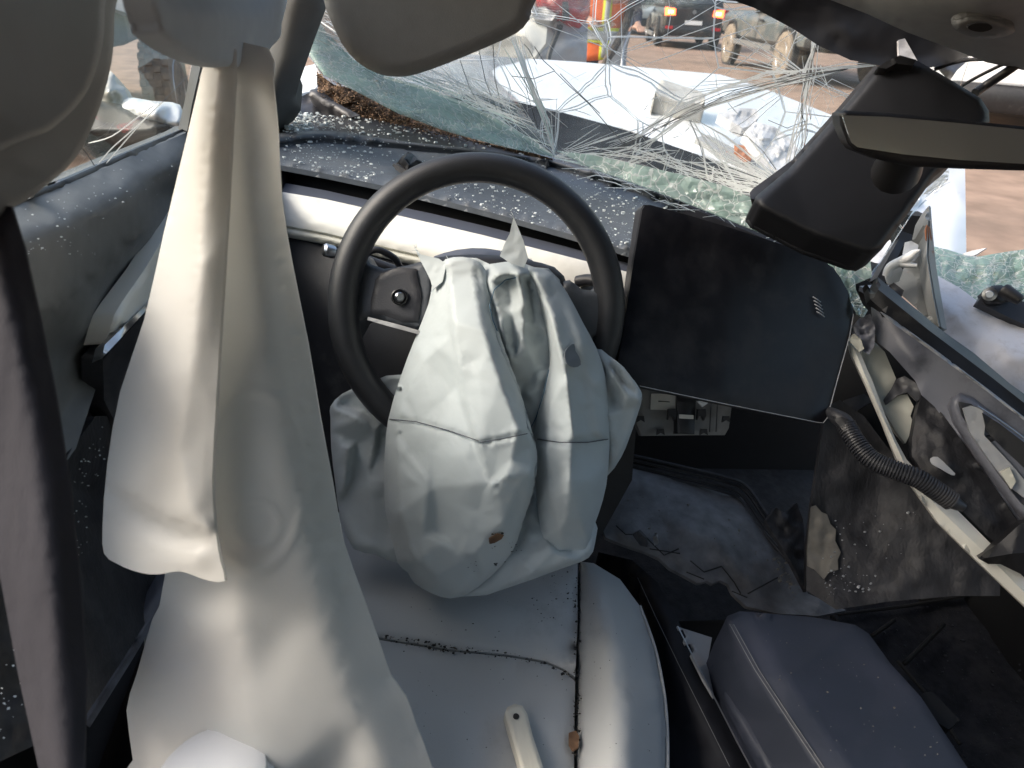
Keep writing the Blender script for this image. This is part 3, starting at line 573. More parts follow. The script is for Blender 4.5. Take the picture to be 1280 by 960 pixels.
def crumbs(poly, n, spec, smin, smax, seed, wt=None, out=None, flat=.5):
    rr = rnd(seed); poly = np.array(poly, float); x0, y0 = poly.min(0); x1, y1 = poly.max(0); V, Fc = out; c = 0; tries = 0
    while c < n and tries < n*60:
        tries += 1; x, y = rr.uniform(x0, x1), rr.uniform(y0, y1)
        if not inside(np.array([[x, y]]), poly)[0]: continue
        if wt and rr.random() > wt(x, y): continue
        p = at(x, y, spec(x, y) if callable(spec) else dep(x, y, spec)); s = smin*(smax/smin)**(rr.random()**2.2); b = len(V); a = rr.uniform(0, 6.28); k = rr.randint(3, 5)
        ux = M_CAR[:, 0]; uy = M_CAR[:, 1]; uz = M_CAR[:, 2]; el = rr.uniform(.35, 1.); tl = rr.uniform(-.35, .35)
        for j in range(k):
            t = a+6.283*j/k+rr.uniform(-.3, .3); q = s*rr.uniform(.6, 1.); off = ux*math.cos(t)*q+uy*math.sin(t)*q*el
            V.append(p+off+uz*s*.3*tl*math.cos(t)); V.append(p+off*.85+uz*s*(flat+.3*tl*math.cos(t)))
        Fc.append(tuple(b+2*j+1 for j in range(k)))
        for j in range(k): Fc.append((b+2*j, b+2*((j+1) % k), b+2*((j+1) % k)+1, b+2*j+1))
        c += 1
def seamline(x, y): return (abs(y-(797+ (x-475)*.115)) < 5)
crumbs([(480, 793), (560, 806), (640, 815), (720, 842), (720, 852), (690, 836), (640, 824), (560, 817), (480, 802)], 170, ('z', ZS+.002), .0007, .0032, 3, out=(V, Fc))
crumbs([(719, 720), (726, 720), (726, 950), (715, 950)], 150, ('z', ZS+.001), .0007, .003, 4, out=(V, Fc))
crumbs([(500, 700), (720, 700), (720, 950), (500, 950)], 80, ('z', ZS+.016), .0005, .0016, 5, out=(V, Fc))
crumbs([(660, 715), (720, 700), (718, 770), (670, 780)], 45, ('z', ZS+.012), .0006, .002, 6, out=(V, Fc))
crumbs([(730, 720), (800, 800), (825, 950), (730, 950)], 25, ('z', ZS+.034), .0005, .0014, 7, out=(V, Fc))
o = obj('seat_grit', V, Fc, 'stain', seat, smooth=False); o['kind'] = 'stuff'
hd = thing('scraper_handle', 'beige wooden tool handle with a hole lying on the seat', 'handle', at(660, 935, ('z' and .73)))
relief('handle_bar', 'wood_handle', hd, [(631, 892, ('z', ZS+.03)), (634, 884, ('z', ZS+.03)), (643, 880, ('z', ZS+.03)), (653, 882, ('z', ZS+.03)), (659, 892, ('z', ZS+.03)), (666, 920, ('z', ZS+.03)), (681, 965, ('z', ZS+.03)), (690, 1000, ('z', ZS+.03)), (660, 1000, ('z', ZS+.03)), (648, 950, ('z', ZS+.03)), (638, 916, ('z', ZS+.03))], step=3, sm=2, thick=.012, roll=(5, .003), tdir=M_CAR @ np.array([0, 0, -1.]))
lathe('hang_hole', 'stain', hd, [(.0032, 0), (.0032, .0014)], at(645, 896, dep(645, 896, ('z', ZS+.0300))), M_CAR[:, 2], 14)
cup = thing('paper_cup', 'white cup lid poking up over the curtain airbag', 'cup', at(268, 990, .60))
lathe('cup_lid', 'cup_white', cup, [(.045, 0), (.047, .004), (.047, .010), (.043, .013), (.041, .020), (.034, .024), (.012, .026)], at(268, 975, .585)-M_CAR[:, 2]*.01, M_CAR[:, 2], 40)
lathe('cup_wall', 'cup_white', cup, [(.033, -.11), (.043, 0)], at(268, 975, .585)-M_CAR[:, 2]*.01, M_CAR[:, 2], 40)

# ================================================================== dashboard
dash = thing('dashboard', 'black dashboard with white trim strip, dusted with broken glass', 'dashboard', car(.3, 1.1, .55))
ZD = 1.0
fr = [(335, 203), (353, 207), (407, 217), (483, 233), (540, 247), (600, 262), (660, 278), (707, 291), (770, 309), (806, 320)]
lp = [(335, 184), (353, 180), (380, 176), (407, 175), (473, 180), (573, 190), (673, 201), (760, 226), (840, 252)]
lt = [(335, 168), (353, 166), (380, 163), (423, 164), (507, 177), (607, 187), (693, 200), (770, 222), (850, 250)]
bk = [(335, 150), (363, 147), (400, 144), (450, 146), (510, 158), (573, 168), (673, 186), (760, 212), (860, 244)]
def Z(L, z): return [(x, y, ('z', z)) for x, y in L]
relief('dash_top', 'dash_black', dash, Z(fr, ZD)+Z(lp, ZD)[::-1], step=7, sm=0, thick=.008, roll=(5, .02), tdir=-M_CAR[:, 2])
relief('dash_rim', 'dash_lip', dash, Z(lp, ZD+.001)+Z(lt, ZD+.006)[::-1], ridges=[Z([(a[0]*.5+b[0]*.5, a[1]*.5+b[1]*.5) for a, b in zip(lp, lt)], ZD+.014)], step=4, sm=2, thick=.03, tdir=-M_CAR[:, 2])
relief('defrost_panel', 'plastic_black', dash, Z(lt, ZD+.002)+Z(bk, ZD+.0)[::-1], step=7, sm=0, thick=.03, tdir=-M_CAR[:, 2])
def shift(L, dy, d): return [(x, y+dy(x), d) for x, y in L]
gap_t = [(x, y+3, ('z', ZD-.02)) for x, y in fr]; gap_b = [(335, 223, 0), (353, 228, 0), (407, 238, 0), (483, 255, 0), (540, 267, 0), (600, 281, 0), (660, 296, 0), (707, 308, 0), (770, 325, 0), (800, 333, 0)]
def yd(x): return 1.06-(x-353)*.00031          # the strip's depth falls towards the wheel
relief('air_slot_shade', 'void', dash, [(x, y-8, yd(x)+.10) for x, y in fr]+[(x, y+6, yd(x)+.08) for x, y, _ in gap_b][::-1], step=8, sm=0, thick=.02)  # near-black sheet painting the dark of the gap below the dash edge
led_b = [(335, 236), (353, 240), (407, 249), (483, 266), (540, 279), (600, 293), (660, 308), (707, 320), (770, 336), (800, 344)]
relief('air_ledge', 'ledge_blue', dash, [(x, y, yd(x)+.05) for x, y, _ in gap_b]+[(x, y+1, yd(x)+.004) for x, y in led_b][::-1], step=5, sm=0, thick=.012)
st_b = [(335, 276), (353, 281), (407, 291), (483, 309), (540, 322), (600, 335), (660, 350), (707, 361), (770, 377), (800, 385)]
relief('trim_strip', 'ivory_trim', dash, [(x, y, yd(x)) for x, y in led_b]+[(x, y, yd(x)-.012) for x, y in st_b][::-1], ridges=[[(a[0], a[1]*.45+b[1]*.55, yd(a[0])-.009) for a, b in zip(led_b, st_b)]], step=6, sm=2, thick=.03, roll=(2, .003))
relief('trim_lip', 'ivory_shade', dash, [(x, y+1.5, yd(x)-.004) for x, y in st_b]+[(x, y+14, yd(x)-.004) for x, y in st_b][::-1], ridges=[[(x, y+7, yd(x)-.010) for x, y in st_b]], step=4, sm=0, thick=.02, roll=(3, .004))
relief('lower_dash', 'plastic_black', dash, [(x, y+14, yd(x)+.012) for x, y in st_b]+[(800, 470, 1.0), (790, 600, 1.04), (740, 690, 1.06), (560, 700, 1.05), (335, 640, 1.08)], pts=[(420, 400, 1.03), (600, 500, 1.0)], step=12, sm=2, thick=.03)
V = []; Fc = []
ptop = [p[:2] for p in fr[1:]]+[p for p in lp[1:]][::-1]
crumbs(ptop, 1300, ('z', ZD+.0005), .0005, .0050, 11, lambda x, y: 1.0 if x < 470 else (.30 if x < 560 else .62), (V, Fc))
crumbs([p for p in lt[1:]]+[p for p in bk[1:]][::-1], 420, ('z', ZD+.003), .0012, .006, 12, lambda x, y: 1. if x < 450 else .35, (V, Fc))
crumbs([(356, 150), (372, 140), (400, 142), (410, 156), (372, 168), (356, 166)], 150, ('z', ZD+.006), .002, .008, 13, None, (V, Fc))
crumbs([p for p in lp[1:]]+[p for p in lt[1:]][::-1], 60, ('z', ZD+.014), .001, .0025, 14, None, (V, Fc))
tag(obj('glass_crumbs', V, Fc, 'chip', None, smooth=False), 'crumbs of broken windshield glass strewn over the dashboard top', 'glass', kind='stuff')
V = []; Fc = []
crumbs([(225, 175), (20, 265), (35, 320), (120, 320), (225, 215)], 70, ('x', -.262), .0005, .0016, 15, lambda x, y: 1. if x < 120 else .5, (V, Fc))
crumbs([(95, 590), (128, 530), (135, 560), (110, 640), (105, 800), (0, 930), (0, 850), (60, 700)], 200, ('x', -.262), .0006, .0018, 16, None, (V, Fc))
tag(obj('glass_grains', V, Fc, 'chip', None, smooth=False), 'tiny glass grains sprinkled on the driver door lining', 'glass', kind='stuff')
sc = thing('torn_plastic_scrap', 'jagged scrap of torn black plastic resting on the dashboard', 'scrap', at(508, 208, ('z', 1)[1]*1.13))
relief('scrap_sheet', 'plastic_black', sc, [(490, 207, 1.13), (497, 203, 1.12), (502, 196, 1.10), (510, 190, 1.10), (516, 195, 1.10), (521, 200, 1.09), (528, 204, 1.10), (521, 211, 1.10), (512, 214, 1.11), (505, 216, 1.11), (498, 213, 1.12)], ridges=[[(505, 198, 1.07), (511, 206, 1.075), (509, 213, 1.085)], [(500, 205, 1.12), (506, 210, 1.12)]], step=2.5, sm=0, thick=.006, sharp=20)
relief('scrap_curl', 'plastic_dark', sc, [(491, 204, 1.11), (500, 208, 1.10), (512, 216, 1.09), (505, 219, 1.10), (494, 212, 1.11)], step=3, sm=0, thick=.004)

# ================================================================== steering wheel
wc = at(597, 386, .86); fwd = -(RW @ np.array([0, 0, 1.]))
tocam = (CAM-wc)/np.linalg.norm(CAM-wc); ur = RW @ np.array([math.cos(.10), -math.sin(.10), 0.]); ur -= tocam*(ur@tocam); ur /= np.linalg.norm(ur); uv = np.cross(tocam, ur)
whl = thing('steering_wheel', 'black leather steering wheel with thick rim and torn hub', 'steering wheel', wc+fwd*.10)
def torus():
    V = []; Fc = []; N, K = 96, 18
    for i in range(N):
        a = 2*math.pi*i/N; c, s = math.cos(a), math.sin(a); th = .0172+.003*max(0, abs(c)-.55)
        for k in range(K):
            b = 2*math.pi*k/K; rr = .1625+th*math.cos(b); V.append(wc+ur*rr*c+uv*rr*s*1.035+tocam*th*1.1*math.sin(b))
    for i in range(N):
        for k in range(K): Fc.append((i*K+k, ((i+1) % N)*K+k, ((i+1) % N)*K+(k+1) % K, i*K+(k+1) % K))
    return V, Fc
rim = obj('rim', *torus(), 'leather_black', whl)
relief('spoke', 'dash_lip', whl, [(432, 325, .862), (456, 318, .858), (463, 330, .855), (480, 336, .852), (508, 332, .848), (530, 326, .845), (545, 340, .845), (540, 395, .845), (525, 413, .846), (495, 408, .85), (462, 397, .855), (452, 402, .858), (432, 440, .862)], step=5, sm=2, thick=.03, roll=(6, .010))
relief('spoke', 'dash_lip', whl, [(700, 352, .85), (712, 350, .85), (728, 362, .852), (742, 364, .855), (760, 350, .862), (768, 420, .862), (745, 425, .86), (720, 440, .855), (695, 440, .85)], step=5, sm=2, thick=.03, roll=(6, .010))
relief('spoke', 'plastic_black', whl, [(540, 430, .86), (660, 430, .86), (650, 560, .862), (560, 560, .862)], step=8, sm=2, thick=.03, roll=(6, .010))
relief('hub', 'plastic_dark', whl, [(524, 335, .85), (545, 322, .85), (600, 318, .85), (660, 325, .85), (705, 345, .85), (715, 420, .85), (690, 480, .85), (600, 500, .85), (540, 470, .85), (520, 420, .85)], step=7, curve=3, sm=2, thick=.05, roll=(10, .015))
relief('spoke_trim', 'dull_metal', whl, [(460, 396, .845), (492, 404, .84), (524, 413, .836), (524, 418, .836), (490, 409, .84), (459, 400, .845)], step=4, sm=0, thick=.004)
relief('spoke_face', 'plastic_dark', whl, [(476, 342, .8485), (520, 336, .843), (523, 402, .843), (480, 394, .8485), (463, 390, .8505), (467, 360, .8505)], step=5, curve=2, thick=.004, roll=(4, .002))
c0 = at(499, 371, .838); ax0 = CAM-c0; ax0 /= np.linalg.norm(ax0)
lathe('scroll_socket', 'plastic_black', whl, [(.0098, -.010), (.0098, .0), (.0085, .0012), (.0075, -.001)], c0, ax0, 24)
lathe('scroll_button', 'metal', whl, [(.0058, -.005), (.0058, .003), (.0045, .0048)], c0, ax0+ur*.3, 20)
col = thing('steering_column', 'dark grey steering column shroud with stalk behind the wheel', 'steering column', at(600, 400, .98))
relief('shroud', 'ledge_blue', col, [(535, 330, .93), (555, 316, .93), (590, 310, .93), (625, 313, .93), (665, 325, .93), (680, 360, .93), (660, 480, .93), (550, 480, .93), (530, 380, .93)], step=8, curve=2, sm=3, thick=.09, roll=(12, .02))
tube('stalk', 'plastic_dark', col, [(412, 316, .90), (430, 318, .91), (455, 325, .92), (490, 338, .93), (545, 355, .95)], [.007, .0075, .008, .0085, .009], n=4, seg=12)
lathe('stalk_button', 'metal', col, [(.0075, 0), (.0085, .003), (.0085, .012), (.006, .015)], at(418, 315, .895), at(405, 312, .888)-at(418, 315, .895), 16)
tube('stalk', 'plastic_dark', col, [(722, 352, .93), (735, 350, .92), (750, 352, .91)], [.008, .008, .008], n=4, seg=12)
tube('stalk_guard', 'plastic_dark', col, [(452, 322, .90), (470, 312, .90), (492, 322, .91), (500, 334, .92)], .0045, n=6)

# ================================================================== driver airbag
bag = thing('driver_airbag', 'deflated white driver airbag hanging from the steering wheel hub', 'airbag', at(600, 735, .80))
BAGP = []
def seamfn(lines, w=2.6, amp=.0032, pucker=.0012):
    def f(P, ed):
        o = np.zeros(len(P))
        for L in lines:
            dd = edist(P, np.array(L, float), False); o += amp*np.exp(-(dd/w)**2)+pucker*np.sin(P[:, 0]*.55+np.sin(P[:, 0]*.13)*3)*np.exp(-(dd/9)**2)
        return o
    return f
def bagpanel(name, outline, ridges=(), pts=(), roll=(14, .02), cr=((34, .0032, 1), (15, .0010, 2)), thick=.03, sm=0, fn=None, step=4, curve=2):
    o_, f_ = relief(name, 'airbag_cloth', bag, outline, pts, ridges, step=step, sm=sm, thick=thick, pillow=18, roll=(roll[0]*.75, roll[1]*.7), cr=cr, fn=fn, curve=curve, ret=True)
    pl = np.array([p[:2] for p in outline]); BAGP.append((pl, f_)); return o_
bagpanel('side_wing', [(413, 522, .885), (413, 508, .882), (428, 492, .875), (460, 479, .87), (504, 468, .868), (520, 520, .87), (520, 690, .872), (497, 704, .872), (470, 693, .875), (442, 686, .878), (426, 650, .885), (419, 604, .885), (414, 560, .887)],
    ridges=[[(420, 512, .872), (445, 522, .856), (470, 540, .868)], [(428, 505, .885), (452, 512, .878), (480, 530, .88)], [(424, 556, .882), (436, 560, .858), (431, 604, .868)], [(446, 552, .884), (440, 600, .886), (424, 632, .889)], [(474, 540, .888), (462, 600, .866), (470, 680, .872)]], roll=(6, .010), cr=((40, .004, 11), (16, .0009, 12)))
bagpanel('side_wing', [(744, 436, .84), (760, 444, .835), (778, 458, .828), (792, 476, .828), (802, 493, .832), (800, 508, .834), (787, 546, .835), (776, 572, .84), (758, 596, .85), (736, 600, .86), (730, 470, .86)],
    ridges=[[(750, 446, .836), (768, 470, .812), (782, 492, .815), (799, 500, .824)], [(760, 450, .84), (776, 476, .84), (790, 486, .838)], [(766, 500, .845), (780, 512, .83), (776, 560, .835)], [(752, 480, .84), (760, 520, .822), (764, 580, .84)]], roll=(6, .012), cr=((24, .004, 13), (12, .0015, 14)))
bagpanel('under_fold', [(520, 690, .86), (600, 640, .85), (668, 600, .85), (740, 640, .84), (744, 678, .832), (736, 697, .832), (716, 706, .832), (690, 715, .83), (640, 733, .825), (575, 746, .84)],
    ridges=[[(668, 640, .83), (690, 690, .80), (720, 700, .815)], [(676, 640, .85), (705, 680, .83), (735, 690, .83)], [(640, 690, .82), (665, 715, .805), (700, 705, .812)]], roll=(8, .014), cr=((28, .004, 15), (14, .0012, 16)))
bagpanel('hub_gather', [(585, 322, .83), (612, 330, .822), (640, 326, .82), (668, 334, .82), (700, 350, .825), (704, 460, .83), (690, 560, .83), (650, 560, .83), (620, 460, .83), (600, 380, .83)],
    ridges=[[(614, 352, .80), (624, 344, .786), (648, 342, .784), (655, 380, .785), (654, 424, .795), (640, 460, .81)], [(618, 372, .80), (628, 410, .79), (638, 446, .80)], [(634, 352, .812), (640, 400, .806), (646, 440, .81)], [(664, 345, .806), (672, 380, .815), (684, 440, .822)], [(660, 352, .822), (668, 400, .818), (672, 460, .815), (664, 530, .815)]],
    roll=(5, .006), cr=((13, .0045, 17, (.6, 2.2)), (8, .0012, 18)), sm=0)
bagpanel('cloth_lobe', [(656, 336, .812), (664, 334, .81), (688, 340, .806), (709, 366, .806), (728, 402, .808), (746, 436, .812), (757, 472, .815), (760, 510, .817), (762, 556, .82), (758, 606, .824), (749, 640, .824), (741, 662, .824), (734, 690, .828), (712, 690, .82), (684, 690, .818), (674, 650, .815), (670, 612, .81), (666, 575, .806), (667, 546, .804), (676, 500, .806), (687, 457, .81), (684, 424, .812), (671, 370, .812)],
    ridges=[[(668, 342, .795), (692, 400, .772), (708, 470, .757), (716, 545, .752), (712, 600, .757), (700, 660, .782)], [(682, 346, .796), (712, 410, .786), (728, 470, .784), (736, 540, .782)], [(690, 352, .80), (724, 420, .786), (742, 480, .79), (748, 540, .79)], [(690, 500, .776), (684, 560, .768), (688, 610, .77), (706, 645, .772)], [(720, 560, .768), (735, 600, .785), (726, 650, .79)]],
    roll=(7, .011), cr=((38, .0054, 19, (.45, 2.6)), (17, .0014, 20, (.6, 1.8))), fn=seamfn([[(668, 549), (700, 553), (735, 553), (762, 549)]]))
bo = bagpanel('cloth_lobe', [(540, 356, .826), (548, 336, .824), (557, 324, .818), (578, 321, .806), (599, 327, .806), (608, 345, .806), (612, 370, .80), (625, 426, .786), (646, 483, .768), (663, 541, .752), (669, 565, .75), (669, 590, .752), (664, 620, .76), (652, 655, .775), (640, 690, .795), (612, 722, .812), (585, 742, .825), (562, 748, .83), (540, 742, .832), (518, 729, .835), (510, 716, .838), (497, 704, .842), (490, 672, .842), (482, 640, .842), (480, 600, .842), (481, 567, .84), (485, 525, .838), (500, 473, .84), (518, 425, .838), (536, 379, .832)],
    ridges=[[(562, 332, .800), (570, 421, .768), (583, 499, .748), (599, 553, .732)], [(557, 336, .812), (562, 421, .790), (574, 499, .772), (590, 551, .752)], [(590, 335, .795), (600, 400, .772), (622, 470, .748), (648, 538, .724)], [(600, 556, .735), (612, 602, .738), (618, 606, .728), (632, 596, .722), (660, 592, .735)],
            [(505, 490, .815), (498, 560, .795), (500, 640, .79), (520, 700, .80)], [(498, 540, .802), (545, 610, .765), (592, 672, .768)], [(545, 720, .805), (600, 640, .757), (640, 575, .728)], [(530, 450, .805), (540, 500, .786), (528, 545, .784)], [(650, 600, .732), (630, 650, .748), (596, 690, .775)]],
    roll=(8, .012), cr=((46, .0056, 21, (.5, 2.3)), (60, .0034, 25), (20, .0013, 22, (.6, 1.8))), fn=seamfn([[(484, 524), (520, 527), (560, 538), (599, 553)], [(600, 554), (630, 548), (666, 541)]]))
bo['label'] = 'bulging front lobe with stitched seam'
def bagd(x, y):
    ds = [f_(x, y) for pl, f_ in BAGP if inside(np.array([[x, y]], float), pl)[0]]; return min(ds) if ds else .80
def onbag(P, off=-.003): return [at(x, y, bagd(x, y)+off) for x, y in resample([(a, b, 0) for a, b in P], 6, False)[:, :2]]
for P in ([(487, 524), (520, 527), (560, 538), (598, 551)], [(600, 553), (630, 548), (664, 541)], [(672, 549), (700, 553), (735, 553), (760, 549)]):
    multitube('seam', 'thread_dark', bag, [(onbag(P, .0005), .0007)], kind=None)
multitube('blue_thread', 'thread_blue', bag, [(crom(onbag([(650, 346), (632, 350), (618, 362), (612, 382), (616, 400), (626, 424), (629, 434)], -.004), 2), .0006)], kind=None)
multitube('blue_thread', 'thread_blue', bag, [(crom(onbag([(686, 462), (680, 490), (670, 522), (664, 534)], -.004), 2), .0005)], kind=None)
relief('print_mark', 'stain_grey', bag, [(x, y, bagd(x, y)-.0095) for x, y in ((712, 432), (718, 430), (719, 438), (724, 446), (726, 456), (718, 459), (709, 455), (706, 446), (707, 438))], step=2.5, curve=2, thick=.0006)
def tab(pts, dd):
    return relief('torn_tab', 'airbag_cloth', bag, pts, step=3, sm=1, thick=.0012, wr=(.003, 12))
tab([(518, 309, .835), (526, 318, .83), (548, 323, .822), (558, 330, .818), (553, 352, .818), (541, 362, .822), (538, 350, .825), (532, 338, .828), (524, 323, .832)], 0)
tab([(642, 271, .80), (647, 283, .798), (654, 300, .795), (660, 322, .792), (655, 334, .79), (640, 330, .79), (625, 320, .795), (630, 306, .797), (637, 292, .798)], 0)
multitube('frayed_thread', 'airbag_cloth', bag, [(np.array([at(a, b, .83), at(a+dx*.5+1, b+dy*.5, .828), at(a+dx, b+dy, .83)]), .0003) for a, b, dx, dy in ((519, 310, -3, -5), (520, 310, 0, -6), (522, 314, -6, -1), (642, 273, -3, -8), (642, 273, -5, -5), (660, 322, 5, 2), (626, 319, -1, -7), (560, 326, -2, -6), (541, 360, -3, 6), (545, 358, 0, 7))])
V = []; Fc = []
crumbs([(612, 668), (632, 664), (632, 674), (618, 686), (610, 684)], 14, lambda x, y: bagd(x, y)-.004, .0008, .003, 21, None, (V, Fc), .15)
crumbs([(636, 678), (656, 672), (654, 690), (640, 694)], 12, lambda x, y: bagd(x, y)-.004, .0007, .0025, 22, None, (V, Fc), .15)
crumbs([(584, 705), (596, 700), (594, 724), (588, 722)], 6, lambda x, y: bagd(x, y)-.004, .0008, .003, 23, None, (V, Fc), .15)
crumbs([(618, 702), (632, 698), (630, 708), (616, 712)], 8, lambda x, y: bagd(x, y)-.004, .0008, .003, 24, None, (V, Fc), .15)
o = obj('dirt_speck', V, Fc, 'stain', bag, smooth=False); o['kind'] = 'stuff'
relief('brown_smear', 'brown_stain', bag, [(x, y, bagd(x, y)-.0062) for x, y in ((611, 673), (622, 667), (630, 669), (627, 674), (618, 679), (612, 680))], step=2.5, thick=.0006)

# ================================================================== windshield
ws = thing('windshield', 'shattered windshield sagging onto the dashboard with white cracks everywhere', 'windshield', at(700, 200, 1.25))
gl, gd = relief('glass_sheet', 'windshield_glass', ws, [(382, 62, 1.30), (398, 88, 1.40), (450, 115, 1.45), (500, 140, 1.42), (560, 163, 1.36), (620, 178, 1.29), (693, 199, 1.2), (740, 208, 1.17), (800, 228, 1.13), (870, 255, 1.10), (950, 287, 1.06), (1010, 312, 1.04), (1060, 342, 1.02), (1085, 347, 1.02), (1100, 330, 1.03), (1140, 268, 1.03), (1185, 225, 1.0), (1200, 110, .95), (1215, 65, .94), (1130, 30, .93), (1050, -10, .93), (1000, -40, .93), (420, -40, .95), (408, 10, 1.02)],
    ridges=[[(600, 90, 1.15), (660, 150, 1.14), (690, 192, 1.17)], [(700, 80, 1.10), (790, 130, 1.10), (810, 180, 1.12), (850, 220, 1.12)], [(1010, 10, .97), (1015, 120, 1.0), (990, 220, 1.04)]], step=12, sm=2, thick=.005, wr=(.006, 50), ret=True)
def G(P, off=-.003): return [at(x, y, gd(x, y)+off) for x, y in P]
rr = rnd(77); LW = []; LD = []; LT = []
def jit(P, a=1.2, k=6):
    Q = resample([(x, y, 0) for x, y in P], 34, False)[:, :2]; Q[1:-1] += np.array([[rr.uniform(-a, a), rr.uniform(-a, a)] for _ in Q[1:-1]]).reshape(-1, 2); return Q
def cw(P, r=.0007, a=.8): LW.append((G(jit(P, a)), r*1.15))
def cd(P, r=.0006, a=1.2): LD.append((G(jit(P, a)), r))
def ct(P, r=.0012, a=1.): LT.append((G(jit(P, a)), r))
# long straight cracks over the yard
for P in ([(690, 0), (735, 36), (770, 66), (795, 84), (812, 94)], [(655, 22), (720, 45), (775, 66), (810, 85)], [(776, 64), (830, 45), (905, 0)], [(770, 68), (850, 46), (940, 15), (960, 12)], [(800, 83), (870, 58), (935, 36), (975, 26)],
          [(904, 95), (935, 72), (958, 53), (945, 38), (925, 22), (905, 3)], [(958, 53), (985, 74), (1005, 90)], [(965, 58), (992, 40), (1003, 30)], [(776, 0), (777, 40), (778, 82)], [(836, 0), (838, 20), (834, 45)]): cw(P, .00055, .4)
# the thick sheaf sweeping to the mirror cover
for k in range(7):
    o1 = rr.uniform(-8, 8); o2 = rr.uniform(-10, 10); cw([(795+rr.uniform(-30, 20), 185+o1), (820, 170+o1*.6), (860, 142+o1*.4), (900, 128+o2*.5), (950, 112+o2*.7), (1005, 96+o2), (1060, 84+o2*.5), (1095, 82)], rr.choice([.0005, .0007, .0010]), 1.6)
for k in range(6): cw([(760+rr.uniform(-10, 10), 180+rr.uniform(-3, 6)), (800, 168+rr.uniform(-4, 4)), (848, 132+rr.uniform(-6, 6)), (905, 108+rr.uniform(-5, 5)), (960, 93+rr.uniform(-5, 5)), (1010, 88)], .0005, 1.)
for k in range(7): cw([(1022+rr.uniform(-4, 4), 0), (1020+rr.uniform(-5, 5), 40), (1012+rr.uniform(-8, 8), 90), (1003+rr.uniform(-8, 8), 150), (993+rr.uniform(-10, 10), 200), (985+rr.uniform(-8, 8), 212)], rr.choice([.0005, .0008]), 1.6)
for k in range(9):
    x = rr.uniform(1010, 1085); cw([(1008+rr.uniform(-6, 6), 90+rr.uniform(-20, 60)), ((1010+x)/2, 110+rr.uniform(-30, 60)), (x, rr.uniform(85, 150))], .0005, 1.)
# fan of cracks beside the mirror cover
for k in range(26):
    a = rr.uniform(0, 1); cw([(868+rr.uniform(-10, 30), 150+a*85), (910, 190+a*50+rr.uniform(-6, 6)), (955, 215+a*32+rr.uniform(-6, 6)), (985+rr.uniform(-20, 5), 232+a*18)], rr.choice([.0004, .0006, .0009]), 1.8)
for P in ([(862, 152), (878, 185), (884, 220), (892, 238)], [(865, 150), (884, 178), (905, 205), (925, 238), (935, 252)], [(884, 213), (892, 208), (890, 225), (884, 232)], [(870, 150), (905, 170), (930, 190), (960, 215)]): cw(P, .0012, 1.)
for k in range(16): cw([(795+rr.uniform(-5, 80), 186+rr.uniform(-4, 16)), (830+rr.uniform(0, 60), 206+rr.uniform(-5, 15)), (885+rr.uniform(0, 90), 225+rr.uniform(-5, 18))], .0005, 2.)
# bundle at the wheel: long blade from the visor to the dashboard
for P in ([(640, 50), (655, 90), (672, 130), (688, 168), (693, 196)], [(643, 48), (660, 92), (678, 132), (690, 165), (694, 196)], [(630, 60), (660, 110), (684, 160), (692, 192)]): ct(P, .0010, .8)
for k in range(8): cw([(642+rr.uniform(-8, 10), 46), (662+rr.uniform(-6, 6), 100), (682+rr.uniform(-4, 4), 150), (693, 195)], .0006, 1.4)
for k in range(14):
    x = rr.uniform(520, 640); cw([(x, rr.uniform(62, 95)), (x+rr.uniform(10, 40), rr.uniform(100, 130)), (x+rr.uniform(30, 75), rr.uniform(140, 175))], .0005, 1.4)
for k in range(12): cw([(560+rr.uniform(-30, 40), 120+rr.uniform(-15, 15)), (620, 150+rr.uniform(-12, 8)), (660, 178+rr.uniform(-8, 6)), (692, 197)], rr.choice([.0006, .001]), 1.4)
for k in range(10): cw([(692, 196), (740, 188+rr.uniform(-6, 14)), (790, 192+rr.uniform(-12, 14)), (835+rr.uniform(-10, 20), 198+rr.uniform(-10, 12))], .0006, 1.2)
for P in ([(640, 95), (668, 98), (693, 88), (712, 108), (735, 130), (752, 147), (775, 175), (783, 186)], [(693, 88), (678, 75), (668, 58)], [(700, 92), (720, 112), (750, 142)], [(655, 55), (662, 62), (671, 80)], [(598, 60), (606, 100), (622, 140)], [(616, 52), (620, 100), (628, 140)], [(575, 75), (588, 110), (610, 150)], [(655, 95), (660, 120), (672, 160)]): cd(P)
for k in range(5): cd([(770+rr.uniform(-10, 30), 188+rr.uniform(-6, 4)), (822, 162+rr.uniform(-6, 4)), (862, 140+rr.uniform(-5, 6)), (920, 118+rr.uniform(-7, 5)), (1000, 97+rr.uniform(-6, 8)), (1060, 86)], .0004, 1.)
for k in range(3): cd([(1018+rr.uniform(-4, 4), 60), (1008+rr.uniform(-6, 6), 120), (998+rr.uniform(-6, 6), 180), (990, 206)], .0004, 1.)
for P in ([(730, 205), (765, 190), (800, 165), (850, 138), (905, 115), (945, 107)], [(862, 150), (872, 172), (880, 200)], [(915, 165), (935, 172), (955, 190), (970, 212)], [(960, 150), (985, 160), (1010, 150)], [(1000, 135), (1010, 165), (1003, 190)]): cd(P, .0005)
# left sheaf under the visor
for k in range(60):
    t = rr.random(); x = 400+t*230; y = 50+t*95+rr.uniform(-22, 18); cw([(x-rr.uniform(20, 45), y-rr.uniform(8, 24)), (x, y), (x+rr.uniform(25, 60), y+rr.uniform(8, 26))], rr.choice([.0005, .0007, .0011]), 2.)
for k in range(22):
    t = rr.random(); x = 420+t*240; y = 72+t*95+rr.uniform(-16, 12); ct([(x-40, y-18), (x, y), (x+45, y+17)], rr.choice([.001, .0015]), 2.)
